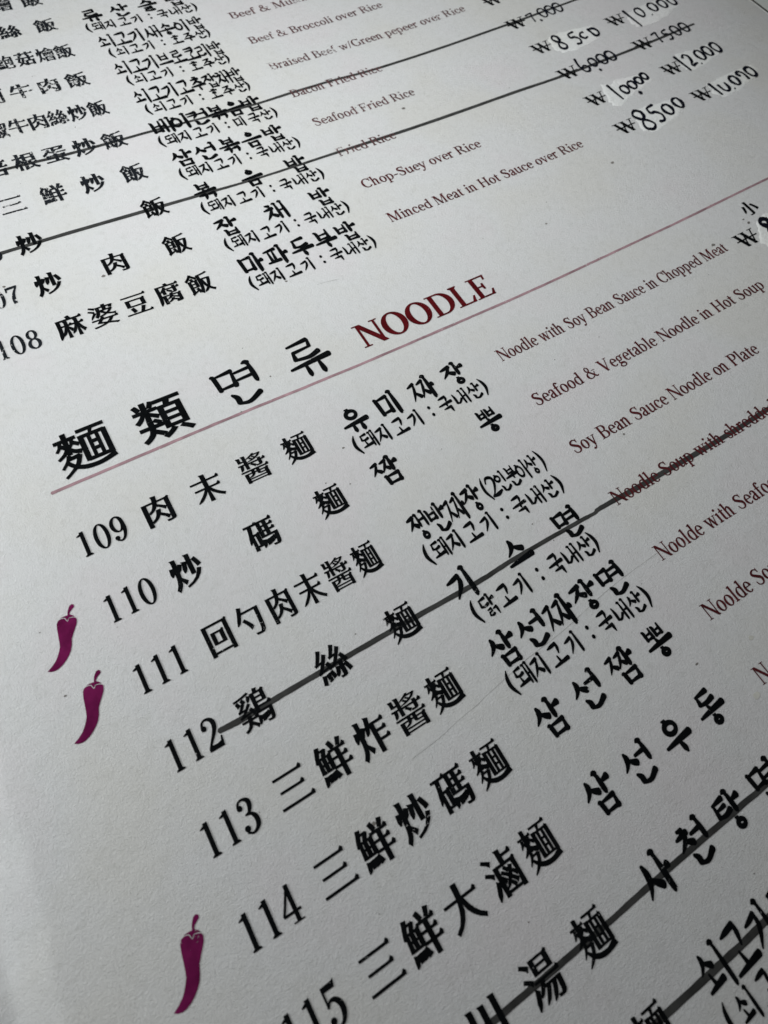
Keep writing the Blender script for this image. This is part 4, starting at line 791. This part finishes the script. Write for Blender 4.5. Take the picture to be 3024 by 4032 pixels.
def fluid(outline, parent, seed=0):
    rng = random.Random(seed)
    n = len(outline)
    # a soft lumpy patch: rings shrinking to the middle
    O = np.array(outline); cen = O.mean(0)
    dense = []
    for i in range(n):
        a, b = O[i], O[(i+1) % n]
        for t in (0, .17, .33, .5, .67, .83):
            q = a+(b-a)*t
            dense.append(cen+(q-cen)*(1+rng.uniform(-.11, .11)))
    D = np.array(dense); D = (np.roll(D, 1, 0)+4*D+np.roll(D, -1, 0))/6
    rings = [(1.0, .0005), (.96, .007), (.88, .012), (.76, .010), (.6, .0125), (.4, .010), (.2, .012)]
    V = []; F = []; N = len(D)
    for s, h in rings:
        for q in D:
            V.append((*(cen+(q-cen)*s), h+rng.uniform(-.0045, .0045)*(s < .99)))
    V.append((*cen, .011))
    for r_ in range(len(rings)-1):
        for i in range(N):
            j = (i+1) % N
            F.append((r_*N+i, r_*N+j, (r_+1)*N+j, (r_+1)*N+i))
    c0 = len(V)-1
    for i in range(N): F.append(((len(rings)-1)*N+i, (len(rings)-1)*N+(i+1) % N, c0))
    V = np.array(V)
    P = np.column_stack([V[:, 0], -V[:, 1], surf(V[:, 0], V[:, 1])+V[:, 2]])
    F = [f if np.cross(P[f[1]]-P[f[0]], P[f[2]]-P[f[0]])[2] > 0 else f[::-1] for f in F]
    mesh_obj('correction_fluid', P, F, M_FLUID, parent, smooth=True)['label'] = 'dab of white correction fluid'
W1, W2 = 12.48, 14.62
def col(text, xs, t, b, wd=.22):
    out = []
    for c, x in zip(text, xs): out.append((c, x-wd/2, x+wd/2, t, b))
    return out
PZ = .018
# row of braised beef (cut by the frame)
p = ENT[4]; won(W1, TOP(3)+PR_DV, p); handwrite(col('9000', (13.2, 13.45, 13.7, 13.95), TOP(3)-.36, TOP(3)+.02) if False else col('8500', (13.2, 13.45, 13.7, 13.95), TOP(3)-.36, TOP(3)+.02), .04, .012, p, 'handwritten price')
# 7,000
p = ENT[5]; won(W1, TOP(4)+PR_DV, p)
b0 = TOP(4)+.02
handwrite(col('7', (13.16,), b0-.33, b0)+[(',', 13.25, 13.40, b0-.12, b0+.02)]+col('000', (13.50, 13.72, 13.94), b0-.36, b0-.02, .21), .034, .010, p, 'small handwritten 7,000 crossed out')
# 8500 | 10,000
p = ENT[6]; b0 = TOP(5)+.06
won(W1, TOP(5)+PR_DV, p); won(W2, TOP(5)+PR_DV, p)
fluid([(13.06, -6.86), (13.38, -6.91), (13.85, -6.86), (14.26, -6.77), (14.33, -6.54), (14.06, -6.30), (13.40, -6.22), (12.99, -6.33), (12.98, -6.57)], p, 1)
handwrite([('8', 13.06, 13.30, -6.86, -6.36), ('5', 13.46, 13.70, -6.77, -6.34), ('c', 13.72, 13.92, -6.68, -6.42), ('D', 14.00, 14.24, -6.70, -6.38)], .052, PZ, p, 'handwritten 8500 on correction fluid')
fluid([(15.28, -6.74), (15.60, -6.82), (16.2, -6.88), (16.80, -6.80), (16.75, -6.5), (16.46, -6.36), (15.81, -6.20), (15.24, -6.22), (15.12, -6.42)], p, 2)
handwrite([('1', 15.18, 15.34, -6.86, -6.20), ('0', 15.46, 15.68, -6.80, -6.46), ('.', 15.75, 15.84, -6.56, -6.42), ('0', 15.88, 16.12, -6.82, -6.50), ('0', 16.20, 16.42, -6.82, -6.50), ('0', 16.5, 16.72, -6.82, -6.50)], .048, PZ, p, 'handwritten 10,000 on correction fluid')
# 6,000 | 7500, crossed out
p = ENT[7]; b0 = TOP(6)+.04
won(W1, TOP(6)+PR_DV, p); won(W2, TOP(6)+PR_DV, p)
handwrite([('6', 13.04, 13.28, -5.92, -5.50), ('0', 13.33, 13.52, -5.84, -5.56), (',', 13.36, 13.5, -5.56, -5.42)]+col('00', (13.68, 13.92), -5.86, -5.52, .23), .042, .012, p, 'handwritten 6,000 crossed out')
handwrite([('7', 15.22, 15.42, -5.90, -5.52), ('5', 15.50, 15.70, -5.86, -5.50), ('0', 15.78, 16.0, -5.90, -5.54), ('0', 16.06, 16.28, -5.90, -5.56)], .040, .012, p, 'handwritten 7500 crossed out')
# 10,000 | 12,000
p = ENT[8]
won(W1, TOP(7)+PR_DV, p); won(W2, TOP(7)+PR_DV, p)
fluid([(13.08, -5.06), (13.27, -4.90), (13.51, -5.00), (13.95, -4.90), (14.27, -4.84), (14.20, -4.60), (13.8, -4.50), (13.43, -4.40), (13.10, -4.27), (12.94, -4.40), (12.98, -4.60)], p, 3)
handwrite([('1', 13.14, 13.30, -4.92, -4.40), ('0', 13.36, 13.56, -4.76, -4.50), ('0', 13.60, 13.80, -4.80, -4.54), (',', 13.62, 13.80, -4.58, -4.40), ('0', 13.83, 14.01, -4.83, -4.60), ('0', 14.04, 14.20, -4.88, -4.66)], .050, PZ, p, 'handwritten 10,000 on correction fluid')
fluid([(15.24, -5.08), (15.60, -5.02), (15.95, -4.95), (16.30, -5.02), (16.44, -4.94), (16.40, -4.66), (15.90, -4.52), (15.28, -4.42), (15.08, -4.57)], p, 4)
handwrite([('1', 15.12, 15.28, -4.98, -4.44), ('2', 15.30, 15.54, -4.94, -4.52), ('.', 15.56, 15.64, -4.62, -4.50), ('0', 15.66, 15.88, -4.93, -4.58), ('0', 15.92, 16.14, -4.96, -4.62), ('0', 16.20, 16.42, -4.99, -4.64)], .052, PZ, p, 'handwritten 12,000 on correction fluid')
# 8500 | 10,000
p = ENT[9]
won(W1, TOP(8)+PR_DV, p); won(W2, TOP(8)+PR_DV, p)
fluid([(13.12, -3.90), (13.38, -4.02), (13.80, -3.95), (14.26, -3.93), (14.36, -3.66), (14.0, -3.46), (13.6, -3.36), (13.08, -3.29), (12.94, -3.45)], p, 5)
handwrite([('8', 13.02, 13.36, -4.00, -3.36), ('5', 13.40, 13.68, -3.96, -3.44), ('0', 13.74, 13.98, -3.84, -3.52), ('0', 14.08, 14.30, -3.90, -3.58)], .056, PZ, p, 'large handwritten 8500 on correction fluid')
fluid([(15.20, -3.92), (15.60, -3.96), (15.97, -3.98), (16.68, -4.0), (16.62, -3.67), (15.91, -3.47), (15.33, -3.40), (15.14, -3.62)], p, 6)
handwrite([('1', 15.18, 15.32, -3.90, -3.48), ('u', 15.36, 15.60, -3.80, -3.50), ('.', 15.62, 15.70, -3.60, -3.50), ('0', 15.74, 15.96, -3.88, -3.56), ('n', 16.02, 16.24, -3.92, -3.60), ('0', 16.30, 16.54, -3.96, -3.62)], .056, PZ, p, 'handwritten 10,000 on correction fluid')
# beside 109: small character, won sign, blotted patch
p = ENT[10]
won(W1, PR_DV, p)
han_run('小', (13.33,), -.70, 'chinese_character', M_BLACK, p, None, hw=.36, hh=.38)
fluid([(13.10, -.22), (13.17, -.37), (13.41, -.44), (13.9, -.42), (14.2, -.2), (14.0, .1), (13.5, .2), (12.95, .23), (12.90, .05)], p, 7)
handwrite([('8', 13.18, 13.46, -.36, .06), ('5', 13.52, 13.8, -.34, .02)], .085, PZ, p, 'blotted handwritten figures on correction fluid')

# ------------------------------------------------------------------ specks, a hair-fine scratch and small spots
k = Ink()
rng = random.Random(11)
def blob(u, v, r, z=.005):
    n = 8; pts = [(u+r*(.7+.5*rng.random())*math.cos(i*math.tau/n)*1.3, v+r*(.6+.5*rng.random())*math.sin(i*math.tau/n)) for i in range(n)]
    k.add(np.array(pts+[(u, v)]), [(i, (i+1) % n, n) for i in range(n)], z)
for u, v, r in ((8.9, -6.35, .035), (12.05, -.33, .035), (13.05, -.42, .03), (13.02, -.98+.45, .02), (3.35, .52, .012), (3.86, .12, .018), (1.95, -4.55, .03), (7.9, 2.0, .018), (8.2, 3.9, .014), (1.75, 4.62, .022), (11.8, -3.0, .03), (9.6, -2.3, .02), (4.6, -3.2, .02), (.5, -4.98, .022), (.44, -5.05, .014), (6.4, 5.25, .02)):
    blob(u, v, r)
for _ in range(70):
    blob(rng.uniform(-1.2, 18), rng.uniform(-12, 8), rng.choice((.006, .008, .010, .014)))
o = k.build('ink_specks', M_SPECK, page); o['kind'] = 'stuff'
def from_curve(pts, w, name, seed):
    q = Ink(); q.stroke([(u, v, w) for u, v in pts], .005, 8, .35, seed); q.build(name, M_SCRATCH, page)

from_curve([(2.486, 4.269), (2.884, 4.244), (3.191, 4.199), (3.57, 4.157), (3.664, 4.137), (3.937, 4.099), (4.44, 4.03), (5.09, 3.98), (5.88, 3.864), (6.384, 3.816), (6.946, 3.788), (7.395, 3.768)], .005, 'scratch', 1)
from_curve([(5.045, -2.911), (5.251, -2.891), (5.431, -2.858)], .005, 'scratch', 2)

k = Ink()
blob(7.32, 5.38, .035); blob(6.81, 5.96, .045)
k.build('stain', M_STAIN, page)
